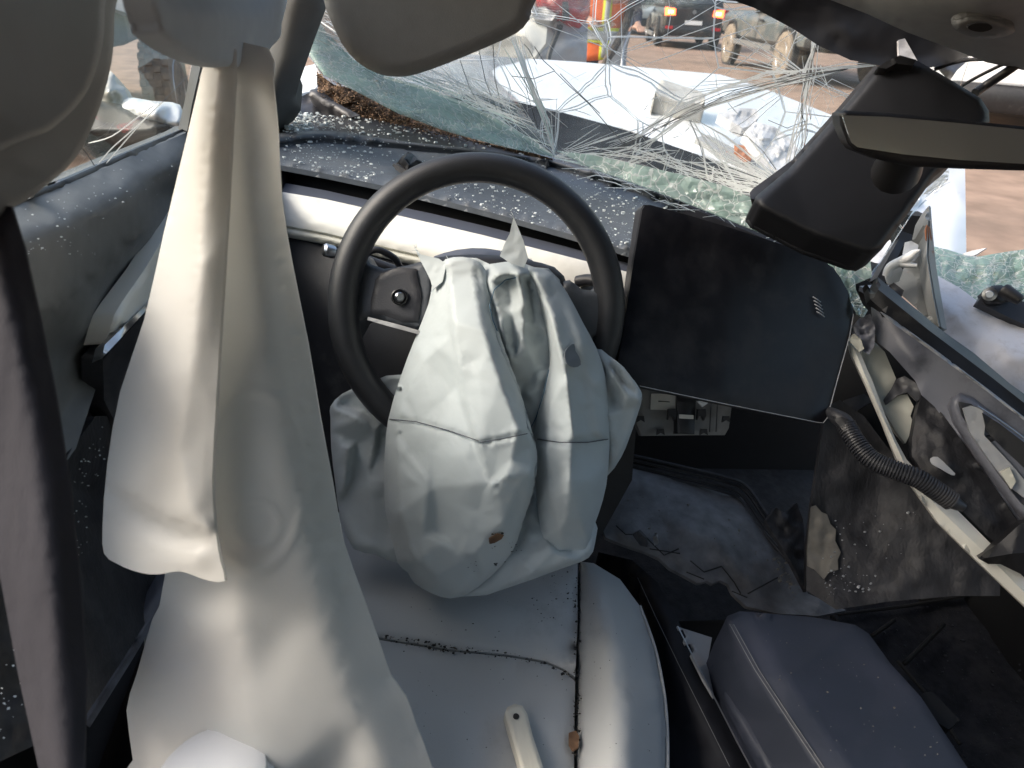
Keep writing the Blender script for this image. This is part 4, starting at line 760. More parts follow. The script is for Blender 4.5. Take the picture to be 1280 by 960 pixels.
# lower right crumple
for k in range(90):
    t = rr.random(); x = 720+t*340; y = 200+t*120+rr.uniform(-16, 10)+(6 if t < .4 else 0); L = rr.uniform(8, 30); a = rr.uniform(-.3, .9); cw([(x-L*math.cos(a), y-L*math.sin(a)*.7), (x+rr.uniform(-3, 3), y+rr.uniform(-3, 3)), (x+L*math.cos(a), y+L*math.sin(a)*.7)], rr.choice([.0005, .0008]), 2.)
ct([(693, 197), (740, 208), (800, 229), (870, 256), (950, 288)], .0022, 1.); ct([(700, 190), (760, 202), (850, 222), (905, 238), (945, 256)], .0014, 1.); ct([(840, 228), (880, 238), (960, 275), (1040, 320)], .0018, 2.)
for k in range(14): cw([(1150+rr.uniform(0, 12), 240+rr.uniform(-4, 8)), (1165+rr.uniform(-5, 10), 232+rr.uniform(-8, 8)), (1182+rr.uniform(-8, 8), 220+rr.uniform(-6, 8))], .0005, 2.)
for k in range(8): cw([(960+rr.uniform(0, 50), 2+rr.uniform(0, 14)), (985+rr.uniform(0, 60), 8+rr.uniform(0, 14))], .0004, 1.)
for cx, cy, a0, a1, n_, l0, l1 in ((693, 195, -2.75, -.25, 17, 30, 150), (1008, 96, 2.2, 4.0, 22, 40, 170), (985, 236, 2.7, 4.3, 30, 30, 140), (835, 150, 0, 6.28, 14, 15, 60)):
    for k in range(n_):
        a = rr.uniform(a0, a1); L = rr.uniform(l0, l1); o_ = rr.uniform(0, .3)*L; x2, y2 = cx+L*math.cos(a), cy+L*math.sin(a)*.75
        if y2 > 190+(x2-690)*.42 or y2 < 0 or x2 < 520: continue
        cw([(cx+o_*math.cos(a), cy+o_*math.sin(a)*.75), (x2, y2)], rr.choice([.0004, .0006]), 1.)
    for k in range(6):
        r_ = rr.uniform(l0, l1)*.7; b0 = rr.uniform(a0, a1-.3); cw([(cx+r_*math.cos(b0+q), cy+r_*math.sin(b0+q)*.75) for q in (0, .12, .25, .36)], .0005, .5)
for k in range(70):                                       # short straight splinters over the whole sheet
    x, y = rr.uniform(560, 1090), rr.uniform(10, 300)
    if y > 190+(x-690)*.38 or (x > 1000 and y > 120): continue
    a = rr.choice([-.5, -.35, .6, .8, 1.2])+rr.uniform(-.15, .15); L = rr.uniform(10, 45); cw([(x, y), (x+L*math.cos(a), y+L*math.sin(a))], .0004, .5)
for k in range(60):
    t = rr.random(); x = 700+t*300; y = 190+t*75+rr.uniform(-12, 14); a = rr.uniform(-.9, 1.2); L = rr.uniform(12, 50); cw([(x, y), (x+L*math.cos(a), y+L*math.sin(a)*.7)], .0005, .5)
ribbons('crack', 'crack_white', ws, LW); multitube('dark_crack', 'crack_dark', ws, LD); ribbons('glass_edge', 'crack_teal', ws, LT)
cz = [(392, 20, 1.16), (405, 42, 1.2), (440, 78, 1.27), (480, 98, 1.28), (530, 112, 1.25), (575, 130, 1.23), (620, 152, 1.2), (660, 176, 1.19), (690, 196, 1.19), (640, 186, 1.26), (600, 176, 1.31), (560, 165, 1.36), (500, 143, 1.42), (450, 117, 1.44), (405, 94, 1.40), (385, 66, 1.30), (384, 40, 1.22)]
relief('crushed_edge', 'crushed_glass', ws, [(x, y, d-.01) for x, y, d in cz], step=5, sm=0, thick=.005, wr=(.014, 26, (.5, 1.5)), smooth=False)
cz = [(696, 188, 1.18), (740, 194, 1.16), (790, 204, 1.13), (850, 218, 1.10), (905, 232, 1.07), (950, 252, 1.04), (1000, 278, 1.03), (1060, 305, 1.03), (1088, 325, 1.02), (1090, 346, 1.0), (1066, 356, .99), (1050, 338, 1.0), (1010, 314, 1.03), (950, 290, 1.05), (870, 258, 1.09), (800, 231, 1.12), (740, 210, 1.16)]
relief('crushed_edge', 'crushed_glass', ws, [(x, y, d-.012) for x, y, d in cz], step=5, sm=0, thick=.005, wr=(.012, 24, (.5, 1.5)), smooth=False)
relief('hanging_shred', 'crushed_glass', ws, [(1040, 328, .985), (1060, 330, .985), (1068, 345, .98), (1070, 362, .965), (1078, 380, .96), (1085, 388, .96), (1080, 396, .958), (1072, 392, .958), (1066, 378, .962), (1058, 366, .968), (1050, 374, .968), (1048, 362, .97), (1053, 348, .975)], step=3.5, sm=0, thick=.004, wr=(.016, 9), smooth=False)
# fibre insulation torn out under the glass
ins = thing('torn_insulation', 'torn brown fibre insulation spilling out below the windshield', 'insulation', at(480, 140, 1.48))
relief('fibre_pad', 'insulation', ins, [(396, 78, 1.50), (406, 84, 1.5), (420, 100, 1.5), (455, 112, 1.5), (490, 128, 1.48), (530, 145, 1.44), (575, 162, 1.40), (640, 178, 1.34), (690, 194, 1.28), (640, 186, 1.33), (572, 172, 1.39), (520, 163, 1.43), (470, 154, 1.46), (430, 140, 1.49), (402, 124, 1.5), (396, 104, 1.5)], step=4, sm=0, thick=.05, wr=(.03, 9))
L1 = []; L2 = []; rr = rnd(5)
pads = np.array([(396, 82), (420, 100), (490, 128), (575, 162), (690, 194), (640, 187), (572, 173), (470, 155), (402, 125)])
while len(L1) < 900:
    x, y = rr.uniform(392, 690), rr.uniform(76, 196)
    if not inside(np.array([[x, y]]), pads)[0]: continue
    d = (1.5 if x < 460 else 1.5-(x-460)*.00098)-.03+rr.uniform(-.02, .02); a = rr.uniform(0, 6.28); L = rr.uniform(2, 6)
    (L1 if rr.random() < .6 else L2).append(([at(x, y, d), at(x+L*math.cos(a)*.5+rr.uniform(-1, 1), y+L*math.sin(a)*.4, d-rr.uniform(0, .012)), at(x+L*math.cos(a), y+L*math.sin(a)*.7, d+rr.uniform(-.012, .012))], .0008))
multitube('fibre_strand', 'fibre', ins, L1, 3); multitube('dark_fibre', 'fibre_dark', ins, L2, 3)
relief('pad_frame', 'plastic_dark', ins, [(388, 112, 1.46), (398, 110, 1.46), (420, 128, 1.44), (450, 144, 1.41), (438, 147, 1.41), (405, 132, 1.44), (386, 119, 1.45)], step=5, sm=0, thick=.03, roll=(3, .01))
relief('foil_flap', 'foil_grey', ins, [(378, 62, 1.46), (388, 60, 1.46), (398, 74, 1.46), (418, 84, 1.46), (450, 104, 1.46), (452, 112, 1.46), (418, 106, 1.46), (398, 92, 1.46), (392, 78, 1.46)], step=4, sm=0, thick=.004, wr=(.03, 10))

# debris lying on the bonnet
deb = thing('mudguard_chunk', 'dirty grey rectangular block lying on the white bonnet', 'block', at(850, 130, 2.3))
relief('chunk_top', 'concrete_grey', deb, [(826, 99, 2.26), (834, 101, 2.26), (872, 113, 2.24), (882, 118, 2.2), (880, 138, 2.12), (862, 136, 2.12), (838, 130, 2.14), (816, 122, 2.16)], ridges=[[(820, 117, 2.12), (845, 126, 2.1), (878, 130, 2.09)]], step=4, sm=0, thick=.10, wr=(.02, 14), sharp=35)
rub = thing('crushed_foil_panel', 'crumpled grey metal heat shield pieces on the bonnet corner', 'heat shield', at(960, 190, 1.95))
relief('shield_sheet', 'foil_grey', rub, [(898, 142, 2.0), (925, 135, 2.02), (946, 136, 2.02), (948, 148, 2.0), (935, 158, 1.97), (928, 160, 1.96), (915, 152, 1.97)], step=4, sm=0, thick=.03, wr=(.022, 13), smooth=False)
relief('shield_sheet', 'foil_grey', rub, [(930, 166, 1.96), (944, 152, 1.98), (968, 158, 1.97), (985, 170, 1.96), (998, 186, 1.93), (990, 205, 1.88), (975, 215, 1.84), (960, 205, 1.86), (945, 185, 1.9)], step=4, sm=0, thick=.03, wr=(.03, 15), smooth=False)
relief('rust_scrap', 'rust', rub, [(918, 180, 1.86), (930, 182, 1.85), (940, 196, 1.83), (936, 206, 1.82), (926, 198, 1.83), (918, 190, 1.85)], step=4, sm=0, thick=.01, wr=(.04, 8), smooth=False)

# ================================================================== visor, mirror cover, mirror
vis = thing('sun_visor', 'light grey sun visor folded down against the windshield', 'sun visor', at(520, 90, .74))
relief('visor_pad', 'visor_cloth', vis, [(403, -40, ('y', .80)), (405, 0, ('y', .80)), (412, 22, ('y', .80)), (427, 54, ('y', .80)), (446, 77, ('y', .80)), (472, 92, ('y', .80)), (497, 96, ('y', .80)), (520, 93, ('y', .80)), (560, 79, ('y', .80)), (606, 60, ('y', .80)), (645, 42, ('y', .80)), (659, 28, ('y', .80)), (663, 15, ('y', .80)), (658, -40, ('y', .80))], step=4, sm=2, thick=.022, roll=(18, .014), curve=2)
relief('visor_core', 'plastic_dark', vis, [(410, -40, ('y', .825)), (418, 20, ('y', .825)), (436, 55, ('y', .825)), (470, 84, ('y', .825)), (500, 88, ('y', .825)), (600, 55, ('y', .825)), (650, 32, ('y', .825)), (664, 18, ('y', .825)), (663, -40, ('y', .825))], step=6, thick=.012, roll=(4, .006))
tube('visor_arm', 'plastic_dark', vis, [list(car(-.10, .80, 1.27)), list(car(-.11, .80, 1.36)), list(car(-.10, .80, 1.44))], .007, world=True, n=3)
mc = thing('mirror_cover', 'big black plastic sensor cover hanging down behind the rear mirror', 'cover', at(1080, 310, .82))
relief('cover_shell', 'housing_black', mc, [(1093, 88, .86), (1107, 79, .86), (1124, 71, .86), (1147, 76, .855), (1175, 92, .85), (1202, 108, .845), (1226, 123, .84), (1236, 138, .84), (1237, 152, .835), (1200, 195, .83), (1167, 222, .825), (1133, 270, .82), (1102, 312, .815), (1090, 319, .815), (1076, 317, .815), (1017, 296, .82), (950, 262, .83), (943, 253, .835), (945, 245, .84), (985, 212, .85), (1047, 143, .86)],
       step=4, sm=4, thick=.05, roll=(11, .013))
relief('cover_bracket', 'plastic_black', mc, [(937, 241, .87), (941, 236, .87), (990, 200, .875), (1045, 138, .885), (1093, 82, .89), (1100, 84, .885), (1050, 146, .875), (988, 214, .865), (946, 250, .855), (938, 248, .86)], step=5, sm=0, thick=.02)
relief('cover_vent', 'plastic_black', mc, [(1097, 84, .85), (1108, 77, .85), (1125, 69, .85), (1146, 75, .85), (1140, 82, .846), (1120, 79, .846), (1108, 86, .848)], step=4, sm=0, thick=.012, wr=(.006, 8))
tube('mirror_stem', 'plastic_black', mc, [(1120, 215, .79), (1128, 200, .76), (1140, 185, .735)], [.026, .022, .018], n=4, seg=16)
MN = M_CAR @ np.array([-.30, -.94, .13]); MN /= np.linalg.norm(MN); MP = ('n', at(1180, 178, .715), MN); MG = ('n', at(1180, 178, .711), MN)
rm = thing('rear_view_mirror', 'rear view mirror in a slim black frame over the sensor cover', 'mirror', at(1180, 200, .72))
relief('mirror_frame', 'plastic_black', rm, [(1049, 142, MP), (1056, 138, MP), (1110, 141, MP), (1200, 150, MP), (1300, 160, MP), (1400, 172, MP), (1400, 222, MP), (1300, 214, MP), (1200, 211, MP), (1135, 208, MP), (1100, 200, MP), (1068, 188, MP), (1060, 180, MP), (1050, 156, MP)], step=5, sm=1, thick=.028, roll=(5, .006))
mg = bpy.data.materials.new('mirror_glass'); mg.use_nodes = True; b = mg.node_tree.nodes['Principled BSDF']; b.inputs['Base Color'].default_value = (.46, .49, .47, 1); b.inputs['Metallic'].default_value = 1; b.inputs['Roughness'].default_value = .10; MATS['mirror_glass'] = mg
relief('mirror_glass', 'mirror_glass', rm, [(1053, 144, MG), (1110, 146, MG), (1200, 154, MG), (1300, 164, MG), (1400, 176, MG), (1400, 214, MG), (1300, 206, MG), (1200, 200, MG), (1130, 193, MG), (1072, 184, MG), (1064, 178, MG)], step=8, sm=0, thick=.003)

# ================================================================== touchscreen and parts behind it
ts = thing('touchscreen', 'cracked and scuffed black touchscreen tilted in the middle of the dashboard', 'screen', at(900, 500, .95))
so = [(803, 262, .885), (806, 257, .886), (814, 257, .888), (860, 269, .90), (920, 287, .918), (985, 308, .94), (1016, 318, .95), (1035, 330, .955), (1050, 346, .96), (1062, 368, .965), (1067, 392, .968), (1062, 420, .965), (1048, 470, .957), (1034, 522, .948), (1029, 528, .946), (1020, 527, .943), (900, 503, .905), (800, 482, .873), (771, 475, .865), (770, 468, .866), (778, 420, .872), (790, 340, .88)]
relief('screen_back', 'plastic_dark', ts, [(x-1.5, y-1, d+.006) if y < 300 else (x, y+1.5, d+.006) for x, y, d in so], step=6, sm=0, thick=.018)
relief('screen_panel', 'screen_black', ts, so, step=8, sm=0, thick=.0055, roll=(2, .0015))
tube('bezel_edge', 'panel_grey', ts, [(x, y+.6, d-.001) for x, y, d in so[10:18]], .0006, seg=5)
for k in range(5):
    y = 371+k*4.6; x = 1016+k*1.2; multitube('scratch', 'panel_grey', ts, [([at(x, y, .9465), at(x+5, y+3, .9475), at(x+10, y+7, .949)], .0008)], kind=None)
pb = thing('control_board', 'grey bracket plate with paper label and black connector below the touchscreen', 'bracket', at(855, 540, .98))
relief('plate', 'board', pb, [(797, 480, .97), (860, 485, .98), (915, 505, .99), (911, 535, .985), (906, 544, .985), (870, 544, .98), (802, 545, .965), (796, 530, .965)], step=6, sm=0, thick=.012, roll=(3, .004))
relief('paper_label', 'sticker', pb, [(814, 492, .965), (846, 493, .968), (845, 513, .968), (813, 512, .965)], step=6, sm=0, thick=.001)
multitube('label_print', 'stain', pb, [([at(823, 501.5, .9645), at(837, 502.5, .9655)], .0006)], kind=None)
relief('connector', 'plastic_black', pb, [(846, 494, .96), (870, 496, .962), (869, 516, .962), (868, 543, .958), (847, 542, .956)], step=6, sm=0, thick=.02, roll=(2, .003))
relief('connector_label', 'sticker', pb, [(849, 518, .954), (867, 519, .956), (867, 524, .956), (849, 523, .954)], step=6, sm=0, thick=.001)
for x, s in ((840, -1), (877, 1)): relief('connector_latch', 'plastic_black', pb, [(x-4, 512, .956), (x+5, 511, .956), (x+6, 519, .956), (x+3, 526, .956), (x+1, 520, .956), (x-3, 520, .956), (x-5, 525, .956)], step=3, sm=0, thick=.01)
relief('white_tab', 'cup_white', pb, [(872, 502, .962), (882, 500, .964), (885, 504, .964), (878, 509, .964)], step=3, thick=.004)
for x, y in ((826, 540), (880, 540), (801, 524), (908, 524)): relief('plate_clip', 'plastic_black', pb, [(x-4, y-4, .960), (x+4, y-4, .960), (x+5, y+4, .960), (x, y+1, .960), (x-5, y+4, .960)], step=3, sm=0, thick=.005)
for x in (889, 897): multitube('plate_groove', 'plastic_dark', pb, [([at(x, 503, .981), at(x-2, 540, .978)], .0008)], kind=None)

# ================================================================== centre console
con = thing('centre_console', 'dark padded centre console armrest with double stitched edge beside the seat', 'console', car(.52, .35, .25))
relief('armrest_lid', 'armrest', con, [(905, 779, ('z', .62)), (909, 770, ('z', .63)), (925, 764, ('z', .64)), (1014, 771, ('z', .64)), (1069, 781, ('z', .64)), (1086, 792, ('z', .635)), (1112, 828, ('z', .635)), (1151, 871, ('z', .635)), (1203, 950, ('z', .635)), (1250, 1020, ('z', .635)), (960, 1020, ('z', .53)), (940, 958, ('z', .53)), (914, 908, ('z', .53)), (893, 868, ('z', .535)), (884, 832, ('z', .545)), (893, 803, ('z', .585))],
       ridges=[[(912, 778, ('z', .638)), (944, 838, ('z', .645)), (985, 900, ('z', .647)), (1022, 955, ('z', .647)), (1062, 1015, ('z', .647))], [(940, 774, ('z', .645)), (985, 850, ('z', .655)), (1060, 955, ('z', .655)), (1100, 1010, ('z', .655))]], step=6, sm=0, thick=.08, roll=(5, .004), tdir=-M_CAR[:, 2])
for off in (0, 5): multitube('stitching', 'thread', con, [([at(x+off, y, dep(x+off, y, ('z', .6475))-.002) for x, y in resample([(912, 780, 0), (944, 838, 0), (985, 900, 0), (1022, 955, 0), (1060, 1012, 0)], 8, False)[:, :2]], .0005)], kind=None)
relief('side_wall', 'console_vinyl', con, [(748, 690, ('z', .52)), (790, 700, ('z', .545)), (822, 728, ('z', .55)), (850, 780, ('z', .55)), (893, 872, ('z', .54)), (945, 975, ('z', .53)), (965, 1020, ('z', .53)), (836, 1020, ('z', .50)), (834, 900, ('z', .50)), (815, 790, ('z', .49)), (790, 730, ('z', .48))], ridges=[[(790, 712, ('z', .552)), (830, 790, ('z', .556)), (880, 890, ('z', .555)), (925, 985, ('z', .555))]], step=7, sm=4, thick=.06, tdir=-M_CAR[:, 2])
multitube('stitching', 'thread', con, [([at(x, y, dep(x, y, ('z', .556))-.003) for x, y in resample([(797, 722, 0), (820, 772, 0), (848, 830, 0), (878, 890, 0), (912, 958, 0)], 8, False)[:, :2]], .0004)], kind=None)
relief('chrome_edge', 'panel_grey', con, [(846, 783, ('z', .552)), (868, 790, ('z', .545)), (890, 797, ('z', .54)), (884, 830, ('z', .54)), (893, 872, ('z', .548)), (880, 850, ('z', .556))], step=5, sm=0, thick=.004)
tube('bright_line', 'metal', con, [(847, 783, ('z', .560)), (872, 832, ('z', .560)), (893, 872, ('z', .556)), (920, 925, ('z', .552)), (940, 962, ('z', .548))], .0010, seg=6)
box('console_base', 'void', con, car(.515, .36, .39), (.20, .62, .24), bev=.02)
relief('dark_hole_patch', 'void', con, [(1146, 868, ('z', .58)), (1165, 864, ('z', .58)), (1200, 900, ('z', .58)), (1186, 912, ('z', .58)), (1168, 900, ('z', .58))], step=6, sm=0, thick=.01)  # flat near-black patch, a hole's darkness painted on
tray = thing('torn_console_cover', 'torn dark grey console covering sheet with ripped edge and ribbed seam', 'cover', car(.5, .85, .40))
relief('cover_sheet', 'torn_mat', tray, [(740, 570, ('z', .62)), (775, 582, ('z', .62)), (850, 600, ('z', .61)), (900, 613, ('z', .605)), (927, 622, ('z', .60)), (953, 660, ('z', .59)), (993, 703, ('z', .57)), (1010, 742, ('z', .55)), (1045, 757, ('z', .54)), (1058, 763, ('z', .54)), (1023, 770, ('z', .55)), (973, 767, ('z', .56)), (933, 758, ('z', .565)), (922, 748, ('z', .565)), (915, 741, ('z', .565)), (910, 730, ('z', .57)), (900, 725, ('z', .575)), (890, 730, ('z', .57)), (884, 726, ('z', .575)), (872, 729, ('z', .57)), (856, 720, ('z', .575)), (837, 710, ('z', .58)), (824, 698, ('z', .58)), (807, 690, ('z', .585)), (780, 681, ('z', .585)), (757, 672, ('z', .59)), (748, 645, ('z', .59))],
       pts=[(840, 650, ('z', .615)), (900, 680, ('z', .605)), (940, 730, ('z', .58))], step=5, sm=2, thick=.006, cr=((45, .006, 51), (18, .002, 52)))
for k, o_ in enumerate((0, 5, 11, 16)):
    multitube('ribbed_seam', ['plastic_dark', 'dirty_panel', 'plastic_black', 'dirty_panel'][k], tray, [(crom([at(x+o_*.6, y-o_, dep(x, y, ('z', .607-(max(x, 900)-900)*.0004))-.006-.001*k) for x, y in ((776, 584), (850, 601), (898, 613), (924, 624), (950, 660), (975, 690), (1003, 722))], 5), .0032)], kind=None)
for P in ([(904, 694), (936, 688), (968, 672)], [(925, 656), (942, 650)], [(935, 742), (972, 722)], [(863, 701), (880, 715), (902, 708), (918, 728), (926, 742)], [(770, 657), (782, 668), (796, 668)], [(808, 672), (830, 694), (848, 686)], [(858, 715), (880, 724)], [(915, 739), (934, 747)], [(812, 686), (850, 692)]):
    multitube('rip', 'stain', tray, [([at(x, y, dep(x, y, ('z', .597-(max(x, 850)-850)*.00016))-.004) for x, y in resample([(a, b, 0) for a, b in P], 6, False)[:, :2]], .0011)], kind=None)
relief('lifted_scrap', 'plastic_dark', tray, [(790, 668, .97), (798, 664, .96), (806, 672, .955), (809, 684, .96), (800, 682, .97)], step=3, sm=0, thick=.004, wr=(.01, 6))
relief('lifted_scrap', 'dull_metal', tray, [(818, 682, .97), (816, 672, .955), (821, 670, .95), (823, 680, .965)], step=3, sm=0, thick=.003)
relief('side_flap', 'dirty_panel', tray, [(958, 652, 1.02), (970, 634, 1.03), (982, 642, 1.03), (996, 628, 1.04), (1004, 650, 1.04), (1008, 700, 1.03), (1008, 740, 1.0), (990, 705, 1.0)], step=5, sm=0, thick=.006, wr=(.02, 18))
V = []; Fc = []
crumbs([(960, 690), (985, 695), (1000, 740), (990, 750), (970, 725)], 60, ('z', .585), .0012, .005, 31, None, (V, Fc), .8)
crumbs([(780, 600), (920, 630), (990, 740), (850, 700), (770, 660)], 70, ('z', .612), .0008, .003, 32, None, (V, Fc), .8)
crumbs([(925, 775), (1070, 790), (1190, 950), (1030, 950), (960, 830)], 45, ('z', .657), .0006, .0018, 33, None, (V, Fc), .8)
tag(obj('console_debris', V, Fc, 'tan_scuff', None, smooth=False), 'crumbs of trim debris scattered over the torn console', 'debris', kind='stuff')

# ================================================================== passenger side wreckage
gb = thing('glovebox_panel', 'dirty black footwell side panel with tan scuff under the hose', 'panel', car(.75, .75, .30))
relief('panel_face', 'dirty_panel', gb, [(1032, 508, .97), (1050, 500, .98), (1080, 520, .98), (1110, 560, .97), (1150, 610, .95), (1200, 670, .93), (1250, 730, .92), (1250, 745, .92), (1193, 745, .93), (1110, 752, .94), (1045, 762, .94), (1008, 738, .98), (1008, 690, .99), (1015, 630, .98), (1024, 570, .975)], pts=[(1080, 640, .985)], step=7, sm=3, thick=.02, wr=(.006, 40))
relief('tan_patch', 'tan_scuff', gb, [(1014, 634, .9725), (1020, 632, .9735), (1027, 640, .974), (1034, 643, .9745), (1038, 655, .972), (1045, 662, .972), (1044, 676, .97), (1051, 690, .968), (1047, 700, .966), (1048, 712, .962), (1036, 716, .962), (1030, 724, .962), (1018, 712, .968), (1010, 708, .977), (1009, 690, .9805)], step=4, sm=1, thick=.006, cr=((16, .003, 5),))
relief('upper_bracket', 'plastic_dark', gb, [(1042, 515, 1.0), (1056, 500, 1.0), (1080, 492, 1.0), (1092, 500, 1.0), (1060, 520, .99)], step=5, sm=0, thick=.02)
V = []; Fc = []
crumbs([(1020, 650), (1150, 640), (1230, 730), (1100, 748), (1030, 745)], 130, lambda x, y: .955, .0008, .0035, 41, lambda x, y: 1. if y > 715 else .25, (V, Fc), .8)
o = obj('panel_crumbs', V, Fc, 'panel_grey', gb, smooth=False); o['kind'] = 'stuff'
hose = thing('corrugated_hose', 'black corrugated wiring hose snaking across the torn footwell panel', 'hose', at(1130, 600, .92))
HP = [(1034, 513, .955), (1046, 521, .94), (1057, 530, .93), (1070, 553, .915), (1090, 575, .90), (1120, 588, .885), (1147, 598, .875), (1173, 615, .87), (1190, 627, .868), (1204, 634, .868)]
tube('hose_core', 'plastic_dark', hose, HP, [.006, .010, .0115, .0105, .0105, .0105, .0105, .0105, .009, .006], seg=12, n=6)
hc = crom([list(at(*p)) for p in HP[2:9]], 40); dist = np.concatenate([[0], np.cumsum(np.linalg.norm(np.diff(hc, axis=0), axis=1))]); N = 46
for k in range(N):
    s = dist[-1]*(k+.5)/N; i = min(np.searchsorted(dist, s), len(hc)-2); t = hc[i+1]-hc[i]; t /= np.linalg.norm(t)
    lathe('hose_rib', 'plastic_dark', hose, [(.0105, -.0016), (.0126, -.0009), (.0126, .0009), (.0105, .0016)], hc[i], t, 14)
relief('hose_collar', 'plastic_black', hose, [(1040, 520, .928), (1052, 521, .922), (1068, 527, .918), (1060, 533, .916), (1056, 540, .916), (1048, 532, .922)], step=4, sm=0, thick=.012)
pd_ = None
pdash = thing('passenger_dash_frame', 'torn passenger dashboard frame of black beam, ivory strip and oval air vent', 'dashboard', car(.9, .8, .55))
relief('top_beam', 'plastic_black', pdash, [(1083, 354, 1.0), (1088, 362, 1.0), (1097, 346, 1.0), (1128, 372, .99), (1176, 412, .97), (1217, 441, .95), (1263, 480, .93), (1300, 506, .91), (1380, 570, .88), (1380, 610, .86), (1300, 536, .885), (1233, 485, .905), (1166, 435, .935), (1112, 396, .965), (1088, 374, .98)], ridges=[[(1098, 362, .975), (1160, 412, .945), (1240, 472, .91), (1320, 535, .88)]], step=6, sm=0, thick=.010, sharp=30)
relief('gap_shade_sheet', 'void', pdash, [(1036, 415, 1.06), (1072, 392, 1.05), (1120, 430, 1.03), (1165, 500, 1.01), (1190, 560, 1.0), (1150, 600, 1.0), (1100, 570, 1.02), (1040, 520, 1.04)], step=10, sm=1, thick=.01)  # near-black sheet added so the gaps behind the ivory strip look shaded
relief('beam_ledge', 'panel_grey', pdash, [(1100, 390, .962), (1112, 397, .955), (1166, 436, .925), (1233, 486, .895), (1300, 538, .87), (1300, 541, .87), (1233, 489, .895), (1166, 440, .925), (1110, 400, .955)], step=6, sm=0, thick=.006)
relief('dash_skin', 'plastic_blue', pdash, [(1088, 374, .985), (1112, 398, .965), (1166, 438, .935), (1233, 488, .905), (1300, 540, .88), (1300, 700, .88), (1275, 655, .89), (1207, 555, .92), (1182, 528, .935), (1168, 508, .94), (1152, 494, .945), (1144, 476, .95), (1128, 458, .96), (1112, 440, .965), (1097, 428, .975), (1090, 400, .98)], pts=[(1140, 450, .94)], step=6, sm=2, thick=.012)
vo = [(1190, 497, .90), (1186, 508, .902), (1192, 528, .90), (1208, 554, .895), (1235, 594, .885), (1262, 630, .875), (1300, 680, .86), (1330, 680, .85), (1330, 590, .85), (1290, 554, .865), (1262, 532, .875), (1236, 512, .885), (1215, 496, .895), (1200, 491, .90)]
relief('vent_ring', 'plastic_blue', pdash, vo, step=4, sm=0, thick=.03, roll=(9, .016))
vb = relief('vent_throat', 'plastic_dark', pdash, [(1199, 502, .892), (1203, 520, .892), (1222, 552, .885), (1250, 594, .875), (1276, 628, .866), (1320, 670, .85), (1320, 600, .85), (1284, 562, .866), (1258, 540, .874), (1232, 520, .882), (1214, 505, .89)], pts=[(1225, 530, .905), (1260, 585, .90)], step=4, sm=1, thick=.02)
relief('vent_vane', 'panel_grey', vb, [(1204, 510, .884), (1214, 507, .882), (1228, 512, .878), (1232, 526, .877), (1230, 544, .876), (1262, 578, .866), (1284, 604, .858), (1280, 622, .858), (1262, 608, .864), (1236, 574, .873), (1212, 540, .882)], step=4, sm=2, thick=.004, wr=(.004, 18))
relief('vent_vane', 'plastic_black', vb, [(1228, 516, .875), (1250, 530, .868), (1284, 556, .855), (1300, 575, .85), (1300, 598, .85), (1284, 588, .855), (1256, 562, .865), (1234, 540, .873)], step=5, sm=1, thick=.004)
tube('vent_trim', 'metal', vb, [(1222, 508, .868), (1250, 526, .862), (1284, 551, .852), (1310, 572, .845)], .0012, n=4)
relief('vent_tab', 'ivory_shade', vb, [(1250, 590, .862), (1262, 584, .858), (1270, 602, .855), (1264, 612, .857)], step=4, sm=0, thick=.006)
relief('ivory_strip', 'ivory_trim', pdash, [(1060, 425, .985), (1066, 424, .985), (1075, 440, .975), (1092, 480, .955), (1107, 520, .94), (1120, 550, .93), (1133, 574, .92), (1147, 590, .912), (1200, 641, .89), (1237, 678, .875), (1300, 742, .86), (1300, 776, .86), (1280, 757, .865), (1223, 703, .88), (1173, 654, .895), (1140, 608, .912), (1122, 577, .925), (1103, 528, .942), (1082, 480, .96), (1065, 445, .975)], ridges=[[(1066, 432, .975), (1088, 484, .95), (1106, 526, .935), (1130, 578, .915), (1170, 632, .892), (1230, 690, .87), (1290, 750, .855)]], step=5, sm=0, thick=.014, sharp=30)
relief('broken_backing', 'ivory_shade', pdash, [(1074, 425, 1.0), (1090, 424, 1.0), (1106, 440, .99), (1120, 473, .98), (1114, 488, .98), (1106, 503, .975), (1112, 504, .973), (1120, 494, .975), (1134, 493, .97), (1142, 508, .965), (1138, 520, .965), (1143, 531, .96), (1132, 554, .955), (1120, 540, .96), (1106, 516, .965), (1090, 478, .98)], step=5, sm=1, thick=.006, wr=(.003, 20))
relief('torn_duct', 'dirty_panel', pdash, [(1140, 548, .94), (1146, 515, .945), (1152, 492, .947), (1165, 500, .945), (1185, 527, .932), (1210, 562, .915), (1240, 605, .90), (1272, 652, .885), (1248, 680, .88), (1236, 672, .88), (1200, 636, .892), (1160, 598, .91), (1140, 570, .93)], pts=[(1190, 580, .89)], ridges=[[(1180, 545, .915), (1215, 600, .895), (1245, 650, .88)]], step=6, sm=1, thick=.015, wr=(.006, 22))
relief('duct_hole', 'panel_grey', pdash, [(1163, 573, .898), (1172, 571, .894), (1184, 582, .89), (1194, 592, .886), (1190, 594, .886), (1176, 586, .89), (1165, 580, .896)], step=3, curve=2, thick=.002)
relief('torn_lip', 'plastic_dark', pdash, [(1120, 474, .972), (1131, 470, .968), (1144, 478, .958), (1154, 494, .95), (1146, 502, .95), (1134, 490, .96), (1122, 494, .965), (1112, 502, .968), (1107, 506, .97), (1104, 500, .97), (1114, 486, .97)], step=4, sm=0, thick=.004, wr=(.006, 10))
